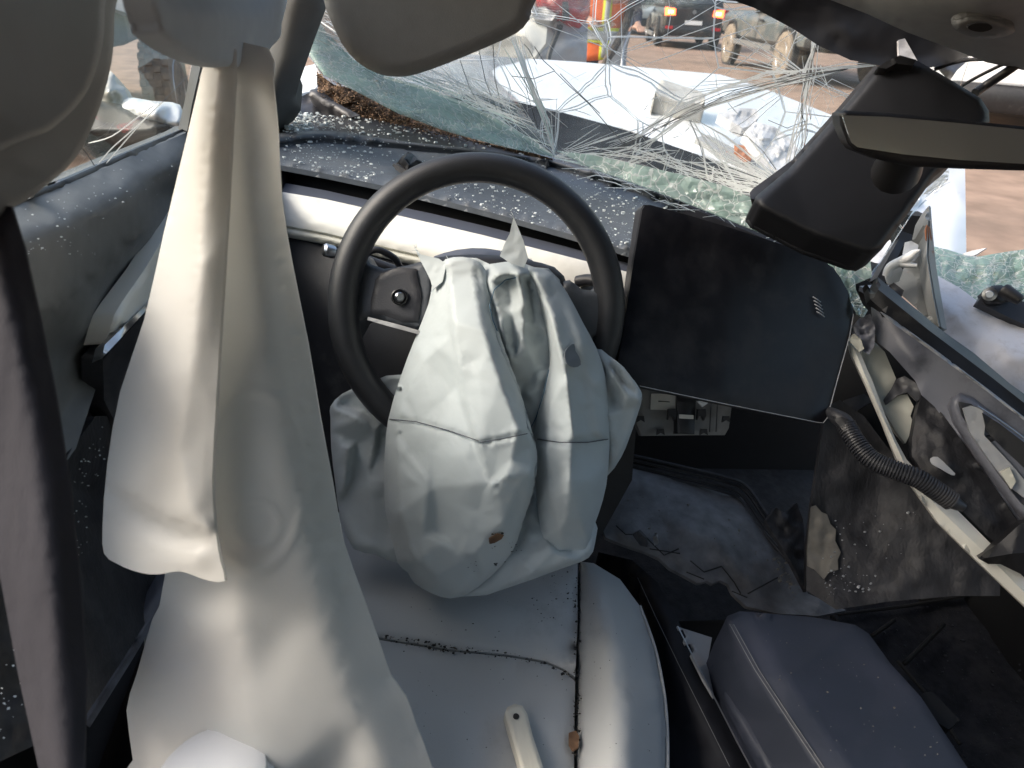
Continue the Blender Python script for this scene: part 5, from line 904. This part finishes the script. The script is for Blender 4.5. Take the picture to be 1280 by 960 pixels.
relief('end_cap', 'plastic_black', pdash, [(1223, 698, .865), (1232, 690, .862), (1250, 678, .855), (1275, 655, .85), (1300, 650, .845), (1300, 725, .845), (1275, 717, .85), (1250, 705, .857), (1235, 705, .862)], ridges=[[(1235, 697, .85), (1265, 692, .84), (1300, 690, .835)]], step=5, sm=0, thick=.02, sharp=30)
relief('corner_bracket', 'plastic_blue', pdash, [(1062, 412, .975), (1074, 398, .965), (1088, 392, .96), (1094, 410, .96), (1093, 432, .96), (1086, 444, .96), (1078, 438, .965), (1072, 426, .97)], step=4, sm=0, thick=.006, wr=(.02, 10))
relief('strip_end', 'ivory_shade', pdash, [(1060, 424, .965), (1068, 418, .96), (1076, 424, .96), (1080, 436, .96), (1074, 440, .965)], step=3, sm=0, thick=.006, wr=(.008, 6))
sg = thing('side_window_glass', 'sheet of crazed green side window glass over the bare white rail', 'glass sheet', at(1225, 350, 1.2))
relief('crazed_pane', 'side_crushed', sg, [(1163, 307, 1.26), (1185, 312, 1.25), (1203, 318, 1.24), (1222, 321, 1.23), (1250, 316, 1.22), (1300, 309, 1.2), (1380, 300, 1.18), (1380, 440, 1.12), (1290, 408, 1.14), (1228, 379, 1.16), (1205, 364, 1.18), (1172, 346, 1.2), (1166, 330, 1.22)], step=5, sm=0, thick=.005, wr=(.014, 20), smooth=False)
rr = rnd(9); LW = []
for k in range(70):
    x, y = rr.uniform(1170, 1290), rr.uniform(318, 395)
    if y > 345+(x-1170)*.5 or y < 312: continue
    L = rr.uniform(4, 22); a = rr.uniform(-.5, .7); LW.append(([at(x-L*math.cos(a), y-L*math.sin(a)*.6, 1.165), at(x, y+rr.uniform(-2, 2), 1.16), at(x+L*math.cos(a), y+L*math.sin(a)*.6, 1.165)], rr.choice([.0004, .0006])))
ribbons('pane_crack', 'crack_white', sg, LW)
relief('floor_mat', 'carpet', tag(thing('footwell_mat', 'dirty dark floor mat with slanting grooves in the passenger footwell', 'floor mat', car(.8, .45, .33)), None), [(1040, 765, ('z', .36)), (1110, 752, ('z', .36)), (1200, 742, ('z', .36)), (1330, 740, ('z', .36)), (1380, 1040, ('z', .36)), (1120, 1040, ('z', .36)), (1060, 800, ('z', .36))], step=10, sm=0, thick=.012, wr=(.008, 40))
fm = bpy.data.objects['footwell_mat']
for P in ([(1048, 768), (1130, 758), (1210, 744)], [(1150, 750), (1220, 742), (1290, 740)], [(1090, 795), (1118, 775)], [(1130, 830), (1180, 780)], [(1122, 826), (1160, 870), (1200, 930)]):
    multitube('mat_groove', 'stain', fm, [([at(x, y, dep(x, y, ('z', .366))-.006) for x, y in resample([(a, b, 0) for a, b in P], 10, False)[:, :2]], .004)], kind=None)
V = []; Fc = []
crumbs([(1060, 770), (1280, 745), (1280, 960), (1150, 960)], 180, ('z', .372), .001, .005, 51, None, (V, Fc), .6)
o = obj('mat_crumbs', V, Fc, 'dirty_panel', fm, smooth=False); o['kind'] = 'stuff'

# ================================================================== the yard beyond
def loft(name, mat, parent, secs, T, seg=20, pw=5., caps=True):    # rounded-box sections (y, halfwidth, z0, z1, top shrink)
    V = []; Fc = []
    for y, hw, z0, z1, sh in secs:
        for k in range(seg):
            a = 2*math.pi*(k+.5)/seg; c, s_ = math.cos(a), math.sin(a); q = (abs(c)**pw+abs(s_)**pw)**(-1/pw)
            u, v = c*q, s_*q; V.append(T((u*hw*(1-sh*(v+1)/2), y, (z0+z1)/2+v*(z1-z0)/2)))
    for i in range(len(secs)-1):
        for k in range(seg): Fc.append((i*seg+k, i*seg+(k+1) % seg, (i+1)*seg+(k+1) % seg, (i+1)*seg+k))
    if caps: Fc.append(tuple(range(seg))[::-1]); Fc.append(tuple((len(secs)-1)*seg+k for k in range(seg)))
    return obj(name, V, Fc, mat, parent, sharp=40)
def quadbox(name, mat, parent, T, P, th, nrm):                    # thin solid plate from local corner points
    P = [np.array(p, float) for p in P]; nrm = np.array(nrm, float)*th; V = [T(p) for p in P]+[T(p+nrm) for p in P]; n = len(P)
    Fc = [tuple(range(n))[::-1], tuple(range(n, 2*n))]+[(i, (i+1) % n, (i+1) % n+n, i+n) for i in range(n)]
    return obj(name, V, Fc, mat, parent, smooth=False)
def wheel(parent, T, c, R, w, ax, tyre='rubber', rim='metal', knobs=0):
    cw_ = T(c); a = T(np.array(c)+np.array(ax))-cw_
    t = lathe('wheel', tyre, parent, [(R*.60, -w*.42), (R*.86, -w*.5), (R*.97, -w*.42), (R, -w*.25), (R, w*.25), (R*.97, w*.42), (R*.86, w*.5), (R*.60, w*.42)], cw_, a, 36)
    lathe('rim', rim, t, [(R*.60, w*.36), (R*.57, w*.44), (R*.50, w*.30), (R*.14, w*.34), (R*.12, w*.42)], cw_, a, 30)
    for k in range(5):
        an = 2*math.pi*k/5; u = np.array([0, math.cos(an), math.sin(an)]); s_ = np.array([0, -math.sin(an), math.cos(an)]); C_ = np.array(c, float); ay = np.array(ax, float)
        quadbox('wheel_spoke', rim, t, T, [C_+u*R*.12+s_*R*.07+ay*w*.36, C_+u*R*.55+s_*R*.09+ay*w*.34, C_+u*R*.55-s_*R*.09+ay*w*.34, C_+u*R*.12-s_*R*.07+ay*w*.36], w*.06, ay)
    if knobs:
        V = []; Fc = []
        for k in range(knobs):
            for j, xo in enumerate((-.36, -.12, .12, .36)):
                an = 2*math.pi*(k+.5*(j % 2))/knobs; u = np.array([0, math.cos(an), math.sin(an)]); s_ = np.array([0, -math.sin(an), math.cos(an)]); C_ = np.array(c, float)+np.array([xo*w, 0, 0]); b0 = len(V)
                for dr in (.97, 1.045):
                    for sx, sy in ((-1, -1), (1, -1), (1, 1), (-1, 1)): V.append(T(C_+u*R*dr+np.array([sx*w*.095, 0, 0])+s_*sy*R*.055))
                for f in ((4, 5, 6, 7), (0, 1, 5, 4), (1, 2, 6, 5), (2, 3, 7, 6), (3, 0, 4, 7)): Fc.append(tuple(b0+i for i in f))
        o_ = obj('tread_block', V, Fc, tyre, t, smooth=False); o_['kind'] = 'stuff'
    return t
def vehicle(name, label, cat, loc, heading, L, Wd, Hb, Ht, clear, R, paint, style='suv', group=None, wheelbase=None, tyre='rubber', rimm='metal', rear=None, knobs=0):
    root = thing(name, label, cat, loc, group); ch, sh_ = math.cos(heading), math.sin(heading); loc = np.array(loc, float)
    def T(p): return loc+np.array([p[0]*ch+p[1]*sh_, -p[0]*sh_+p[1]*ch, p[2]])
    h = Wd/2; wb = (wheelbase or L*.58)/2
    loft('body_shell', paint, root, [(-L/2, h*.86, clear+.12, Hb*.96, .06), (-L/2+.08, h*.95, clear+.05, Hb, .05), (-L*.3, h, clear, Hb, .05), (L*.22, h, clear, Hb*.98, .05), (L/2-.25, h*.96, clear+.02, Hb*.86, .06), (L/2-.05, h*.9, clear+.08, Hb*.80, .06), (L/2, h*.8, clear+.14, Hb*.74, .06)], T, 28, 7.)
    if style == 'pickup': cb = [(-L*.10, h*.92, Hb-.04, Hb+.05, .0), (-L*.085, h*.90, Hb-.04, Ht-.04, .14), (0, h*.91, Hb-.04, Ht, .16), (L*.12, h*.91, Hb-.04, Ht-.03, .16), (L*.24, h*.92, Hb-.04, Hb+.03, .02)]
    elif style == 'van': cb = [(-L*.49, h*.97, Hb-.04, Ht-.02, .06), (-L*.3, h*.98, Hb-.04, Ht, .06), (L*.22, h*.98, Hb-.04, Ht, .08), (L*.36, h*.95, Hb-.04, Hb+.05, .04)]
    else: cb = [(-L*.47, h*.93, Hb-.04, Hb+.08, .04), (-L*.42, h*.92, Hb-.04, Ht-.08, .18), (-L*.2, h*.92, Hb-.04, Ht, .18), (L*.08, h*.92, Hb-.04, Ht-.02, .18), (L*.26, h*.92, Hb-.04, Hb+.03, .02)]
    cabin = loft('cabin', paint if style != 'suv' else paint, root, cb, T, 28, 6.)
    ya, yb = cb[1][0]+.05, cb[-2][0]
    for s_ in (-1, 1):
        if style != 'van':
            ym = (ya+yb)/2
            for y0, y1 in ((ya+.04, ym-.04), (ym+.04, yb+.05)):
                xt = h*.92*(1-.16*.80)+.006; xb = h*.92*(1-.16*.12)+.012
                quadbox('side_window', 'car_glass', root, T, [(s_*xb, y0, Hb+.06), (s_*xb, y1+.10, Hb+.06), (s_*xt, y1-.05, Ht-.10), (s_*xt, y0, Ht-.10)], .008, (s_, 0, 0))
        quadbox('door_line', 'car_black', root, T, [(s_*(h+.002), -.02, clear+.12), (s_*(h+.002), 0, clear+.12), (s_*(h*.975), 0, Hb-.05), (s_*(h*.975), -.02, Hb-.05)], .004, (s_, 0, 0))
        quadbox('door_handle', 'plastic_black', root, T, [(s_*h*.985, .10, Hb-.17), (s_*h*.985, .30, Hb-.17), (s_*h*.985, .30, Hb-.13), (s_*h*.985, .10, Hb-.13)], .03, (s_, 0, 0))
        quadbox('side_sill', 'dull_metal', root, T, [(s_*(h-.02), -wb+R*1.2, clear-.06), (s_*(h-.02), wb-R*1.2, clear-.06), (s_*(h-.02), wb-R*1.2, clear+.04), (s_*(h-.02), -wb+R*1.2, clear+.04)], .09, (s_, 0, 0))
        for y in (-wb, wb):
            if clear < .7: lathe('wheel_arch', 'plastic_black', root, [(R*1.18, -.10), (R*1.22, .012), (R*1.10, .022), (R*.9, -.03)], T((s_*(h-.02), y, R*1.02)), T((s_*h+s_, y, R))-T((s_*h, y, R)), 32)
            wheel(root, T, (s_*(h-.08), y, R), R, .24, (s_, 0, 0), tyre, rimm, knobs)
    e = -L/2
    quadbox('rear_window', 'car_glass', root, T, [(-h*.72, e+.10 if style != 'pickup' else cb[0][0]-.01, Hb+.09), (h*.72, e+.10 if style != 'pickup' else cb[0][0]-.01, Hb+.09), (h*.66, cb[1][0]-.025, Ht-.14), (-h*.66, cb[1][0]-.025, Ht-.14)], .01, (0, -1, .3))
    quadbox('windscreen', 'car_glass', root, T, [(-h*.74, cb[-1][0]-.02, Hb+.06), (h*.74, cb[-1][0]-.02, Hb+.06), (h*.66, cb[-2][0]+.05, Ht-.10), (-h*.66, cb[-2][0]+.05, Ht-.10)], .012, (0, 1, .5))
    loft('rear_bumper', 'plastic_black', root, [(e-.10, h*.86, clear+.06, clear+.26, 0), (e-.07, h*.93, clear+.02, clear+.30, 0), (e+.12, h*.97, clear+.02, clear+.30, 0)], T, 20, 5.)
    loft('front_bumper', 'plastic_black', root, [(-e-.12, h*.97, clear+.02, clear+.30, 0), (-e+.05, h*.90, clear+.02, clear+.30, 0), (-e+.09, h*.80, clear+.06, clear+.26, 0)], T, 20, 5.)
    quadbox('plate', 'cup_white', root, T, [(-.25, e-.105, clear+.33), (.25, e-.105, clear+.33), (.25, e-.105, clear+.44), (-.25, e-.105, clear+.44)], .01, (0, -1, 0))
    quadbox('badge', 'metal', root, T, [(.06*math.cos(k*.785), e-.02, Hb-.12+.06*math.sin(k*.785)) for k in range(8)], .02, (0, -1, 0))
    for s_ in (-1, 1):
        lit = rear == 'lit'
        t = quadbox('tail_lamp', 'brake_light' if lit else 'lamp_red', root, T, [(s_*h*.58, e-.015, Hb-.22), (s_*h*.90, e+.02, Hb-.24), (s_*h*.92, e+.04, Hb-.02), (s_*h*.60, e-.0, Hb-.05)], .05, (0, -1, 0))
        if lit: quadbox('lamp_core', 'brake_core', t, T, [(s_*h*.66, e-.07, Hb-.17), (s_*h*.82, e-.055, Hb-.18), (s_*h*.82, e-.05, Hb-.09), (s_*h*.66, e-.06, Hb-.10)], .01, (0, -1, 0))
        quadbox('reflector', 'lamp_red', root, T, [(s_*h*.62, e-.10, clear+.20), (s_*h*.86, e-.09, clear+.20), (s_*h*.86, e-.09, clear+.28), (s_*h*.62, e-.10, clear+.28)], .02, (0, -1, 0))
        quadbox('headlamp', 'cup_white', root, T, [(s_*h*.45, -e-.01, Hb*.62), (s_*h*.78, -e-.03, Hb*.62), (s_*h*.80, -e-.05, Hb*.74), (s_*h*.48, -e-.02, Hb*.72)], .03, (0, 1, 0))
    return root
pa, pb_ = gp(911, 79), gp(977, 99); dv = (pb_-pa)[:2]; wbl = float(np.hypot(*dv)); hd_ = math.atan2(dv[0], dv[1]); dn = dv/wbl; sidev = np.array([dn[1], -dn[0]])
if sidev @ (pa[:2]) < 0: sidev = -sidev
mid = (pa+pb_)/2
vehicle('pickup_truck', 'mud splashed dark green off-road pickup parked on the dirt', 'truck', (mid[0]+sidev[0]*.86, mid[1]+sidev[1]*.86, 0), hd_, wbl+1.9, 1.9, 1.12, 1.78, .52, .42, 'car_green', 'pickup', wheelbase=wbl, tyre='mud_rubber')
pr = at(862, 30, 20.5); vehicle('black_suv', 'black hatchback with glowing brake lights facing away on the dirt', 'car', (pr[0]+.6, pr[1]+2.3, 0), math.radians(12), 4.5, 1.86, 1.08, 1.70, .30, .36, 'car_black', rear='lit')
pr = at(806, 20, 27); vehicle('silver_car', 'silver grey car parked beyond the black hatchback', 'car', (pr[0]-.2, pr[1]+2.2, 0), math.radians(168), 4.6, 1.85, 1.05, 1.6, .26, .35, 'car_silver')
pr = at(186, 90, 6.2); vehicle('lifted_truck', 'white lifted pickup with huge knobbly tyres beyond the driver window', 'truck', (pr[0]-.78, pr[1]+1.0, 0), math.radians(-6), 5.0, 1.9, 1.45, 2.1, .80, .43, 'white_paint', 'pickup', wheelbase=3.0, tyre='mud_rubber', knobs=26)
pr = at(1245, 150, 8.5); vehicle('white_van', 'plain white panel van standing on the dirt past the rear mirror', 'van', (pr[0]+1.1, pr[1]+1.2, 0), math.radians(42), 5.2, 1.95, 1.15, 2.3, .34, .34, 'white_paint', 'van')

# wrecked rear corner, person, loose door beside it
wk = thing('wrecked_hatchback', 'smashed cream and grey car corner with big red tail lamp', 'car', at(690, 215, 5.2)*np.array([1, 1, 0]))
relief('bumper_skin', 'panel_grey', wk, [(682, 30, 5.1), (700, 26, 5.05), (735, 30, 5.2), (734, 60, 5.2), (732, 100, 5.25), (728, 200, 5.3), (672, 200, 5.1), (664, 90, 5.0), (676, 70, 5.0), (684, 50, 5.05)], ridges=[[(690, 60, 5.0), (715, 58, 5.03), (734, 62, 5.15)]], step=7, sm=3, thick=.12, wr=(.03, 30))
relief('wing_skin', 'ivory_trim', wk, [(590, 0, 5.3), (650, 14, 5.1), (676, 20, 5.05), (684, 36, 5.0), (682, 54, 5.0), (668, 72, 5.0), (640, 80, 5.1), (640, 200, 5.2), (560, 200, 5.5), (560, 20, 5.5)], ridges=[[(600, 40, 5.1), (650, 40, 4.95), (672, 52, 4.95)]], step=8, sm=2, thick=.15, wr=(.05, 40))
relief('tail_lamp', 'lamp_red', wk, [(676, -40, 5.0), (730, -40, 5.05), (738, 0, 5.05), (737, 18, 5.05), (728, 27, 5.0), (712, 27, 4.97), (690, 18, 4.95), (676, 6, 4.98)], ridges=[[(700, 0, 4.9), (720, 15, 4.92)]], step=5, sm=1, thick=.15, roll=(5, .06))
relief('lamp_divider', 'plastic_black', wk, [(703, 2, 4.88), (710, 2, 4.88), (712, 22, 4.9), (704, 24, 4.9)], step=4, sm=0, thick=.05)
relief('trunk_metal', 'dull_metal', wk, [(664, 10, 5.0), (680, 8, 4.98), (695, 18, 4.93), (690, 26, 4.93), (668, 24, 4.97)], step=4, sm=0, thick=.05, wr=(.06, 10))
tube('body_gap', 'plastic_black', wk, [(701, 33, 5.0), (694, 48, 4.97), (686, 70, 4.96), (684, 90, 4.97)], .018, n=3)
tube('gap_clip', 'plastic_black', wk, [(696, 33, 4.98), (703, 36, 4.98)], .014)
dr = thing('loose_car_door', 'grey car door shell with curved black rubber seal leaning beside the worker', 'car door', at(770, 170, 6.0)*np.array([1, 1, 0]))
relief('door_shell', 'panel_grey', dr, [(770, -60, 6.2), (798, -60, 6.2), (800, 0, 6.15), (792, 30, 6.1), (784, 60, 6.05), (782, 90, 6.0), (780, 175, 6.0), (752, 175, 6.0), (756, 80, 6.0), (764, 50, 6.05), (770, 20, 6.1)], step=7, sm=1, thick=.08, wr=(.03, 20))
tube('door_seal', 'rubber', dr, [(787, -60, 6.1), (787, -10, 6.08), (785, 18, 6.03), (777, 42, 5.99), (768, 60, 5.96), (757, 78, 5.94), (752, 100, 5.94)], .032, n=5)
tube('door_edge', 'metal', dr, [(796, -60, 6.1), (795, 0, 6.08), (788, 35, 6.03), (779, 62, 5.98), (777, 90, 5.96)], .012, n=4)
relief('hinge', 'rust', dr, [(776, 4, 6.02), (782, 3, 6.02), (782, 10, 6.02), (777, 11, 6.02)], step=3, sm=0, thick=.03)

def person():
    base = at(756, 20, 6.1)*np.array([1, 1, 0]); root = thing('person', 'person in orange high-visibility vest and dark jeans standing beside the wreck', 'person', base)
    J = {'pel': (0, 0, .95), 'sp': (0, .02, 1.15), 'ch': (0, .03, 1.36), 'nk': (0, .01, 1.50), 'hd': (0, -.01, 1.60), 'tp': (0, -.01, 1.74),
         'hl': (-.10, 0, .90), 'kl': (-.12, -.03, .50), 'al': (-.12, .02, .10), 'tl': (-.13, -.13, .04), 'hr': (.10, 0, .90), 'kr': (.12, -.03, .50), 'ar': (.13, .02, .10), 'tr': (.14, -.13, .04),
         'sl': (-.19, .02, 1.40), 'el': (-.27, -.06, 1.16), 'wl': (-.20, -.30, 1.10), 'ml': (-.18, -.38, 1.09), 'sr': (.19, .02, 1.40), 'er': (.28, -.04, 1.16), 'wr': (.22, -.27, 1.08), 'mr': (.20, -.35, 1.07)}
    Rr = dict(pel=(.155, .12), sp=(.15, .11), ch=(.165, .12), nk=(.055, .055), hd=(.08, .095), tp=(.05, .06), hl=(.09, .095), kl=(.062, .065), al=(.045, .05), tl=(.045, .03), hr=(.09, .095), kr=(.062, .065), ar=(.045, .05), tr=(.045, .03), sl=(.07, .07), el=(.048, .05), wl=(.032, .03), ml=(.042, .02), sr=(.07, .07), er=(.048, .05), wr=(.032, .03), mr=(.042, .02))
    E_ = [('pel', 'sp'), ('sp', 'ch'), ('ch', 'nk'), ('nk', 'hd'), ('hd', 'tp'), ('pel', 'hl'), ('hl', 'kl'), ('kl', 'al'), ('al', 'tl'), ('pel', 'hr'), ('hr', 'kr'), ('kr', 'ar'), ('ar', 'tr'), ('ch', 'sl'), ('sl', 'el'), ('el', 'wl'), ('wl', 'ml'), ('ch', 'sr'), ('sr', 'er'), ('er', 'wr'), ('wr', 'mr')]
    K = list(J)
    for m_, s_ in (('ml', -1), ('mr', 1)):
        mx, my, mz = J[m_]
        for f in range(5):
            q = (-.032+.018*f)*s_; ln = (.05, .075, .085, .078, .06)[f] if f else .05; nm = m_+str(f)
            b_ = (mx+q*(1 if f else 1.4), my-.02 if f else my+.03, mz); e_ = (b_[0]*1+(0 if f else -.03*s_), b_[1]-ln*.8, mz-.03); J[nm+'a'] = b_; J[nm+'b'] = e_; Rr[nm+'a'] = (.011, .011); Rr[nm+'b'] = (.008, .008); E_ += [(m_, nm+'a'), (nm+'a', nm+'b')]
    K = list(J); me = bpy.data.meshes.new('figure'); me.from_pydata([J[k] for k in K], [(K.index(a), K.index(b)) for a, b in E_], []); o = bpy.data.objects.new('figure', me); COL.objects.link(o); o.parent = root
    sk = o.modifiers.new('skin', 'SKIN'); su = o.modifiers.new('sub', 'SUBSURF'); su.levels = su.render_levels = 2
    for k, v in zip(K, me.skin_vertices[0].data): v.radius = Rr[k]; v.use_root = k == 'pel'
    dg = bpy.context.evaluated_depsgraph_get(); ev = o.evaluated_get(dg); m2 = bpy.data.meshes.new_from_object(ev); o.modifiers.clear(); o.data = m2
    for m_ in ('jeans', 'skin', 'hair', 'plastic_black'): m2.materials.append(MATS[m_])
    for p in m2.polygons:
        p.use_smooth = True; c = p.center; p.material_index = 2 if (c.z > 1.66 or (c.z > 1.58 and c.y > .03)) else 1 if (c.z > 1.48 or (c.y < -.26 and c.z > .9)) else 3 if c.z < .10 else 0
    B = base
    def shell(name, mat, z0, z1, off, slit=True):
        V = []; Fc = []; N = 40; rows = 12
        prof = [(.80, .205, .155), (.95, .20, .155), (1.15, .192, .15), (1.30, .20, .155), (1.42, .20, .14), (1.47, .15, .11)]
        zz = np.linspace(z0, z1, rows)
        for z in zz:
            a = np.interp(z, [p[0] for p in prof], [p[1] for p in prof])+off; b = np.interp(z, [p[0] for p in prof], [p[2] for p in prof])+off
            for k in range(N):
                t = 2*math.pi*k/N; w_ = 1+.02*math.sin(5*t+z*9)*max(0, 1.25-z)*2; V.append(B+np.array([a*w_*math.cos(t), .02+b*w_*math.sin(t), z+.025*math.cos(t)*(1 if z < .9 else 0)]))
        for i in range(rows-1):
            for k in range(N): Fc.append((i*N+k, i*N+(k+1) % N, (i+1)*N+(k+1) % N, (i+1)*N+k))
        o = obj(name, V, Fc, mat, root); md = o.modifiers.new('th', 'SOLIDIFY'); md.thickness = .006; md.offset = 1; return o
    v = shell('vest', 'vest_orange', .80, 1.46, .0); shell('yellow_band', 'vest_yellow', .93, 1.05, .008); shell('reflective_band', 'vest_silver', .955, 1.025, .016)
    for x in (-.02,):
        for s_ in (-1, 1):
            for nm, mt, hw, off in (('yellow_stripe', 'vest_yellow', .038, .010), ('reflective_stripe', 'vest_silver', .02, .018)):
                V = []; Fc = []
                for z in np.linspace(.80 if nm == 'yellow_stripe' else .82, 1.44, 10):
                    b = np.interp(z, [.8, 1.15, 1.3, 1.42], [.155, .15, .155, .14])+off+.004
                    for q in (-1, 1):
                        xx = x+q*hw; V.append(B+np.array([xx, .02+s_*b*math.sqrt(max(.05, 1-(xx/.205)**2)), z]))
                for i in range(9): Fc.append((2*i, 2*i+1, 2*i+3, 2*i+2))
                o = obj(nm, V, Fc, mt, root); md = o.modifiers.new('th', 'SOLIDIFY'); md.thickness = .005
    for s_ in (-1, 1):
        lathe('eye', 'cup_white', root, [(.004, -.006), (.010, 0), (.004, .006)], B+np.array([s_*.03, -.088, 1.615]), (0, -1, 0), 10); lathe('ear', 'skin', root, [(.012, 0), (.022, .006), (.012, .012)], B+np.array([s_*.082, 0, 1.60]), (s_, 0, 0), 12)
    lathe('nose', 'skin', root, [(.014, -.01), (.012, .012), (.005, .022)], B+np.array([0, -.09, 1.588]), (0, -1, -.2), 10)
    quadbox('mouth', 'lamp_red', root, lambda p: B+np.array(p), [(-.022, -.088, 1.553), (.022, -.088, 1.553), (.018, -.088, 1.561), (-.018, -.088, 1.561)], .006, (0, -1, 0))
person()
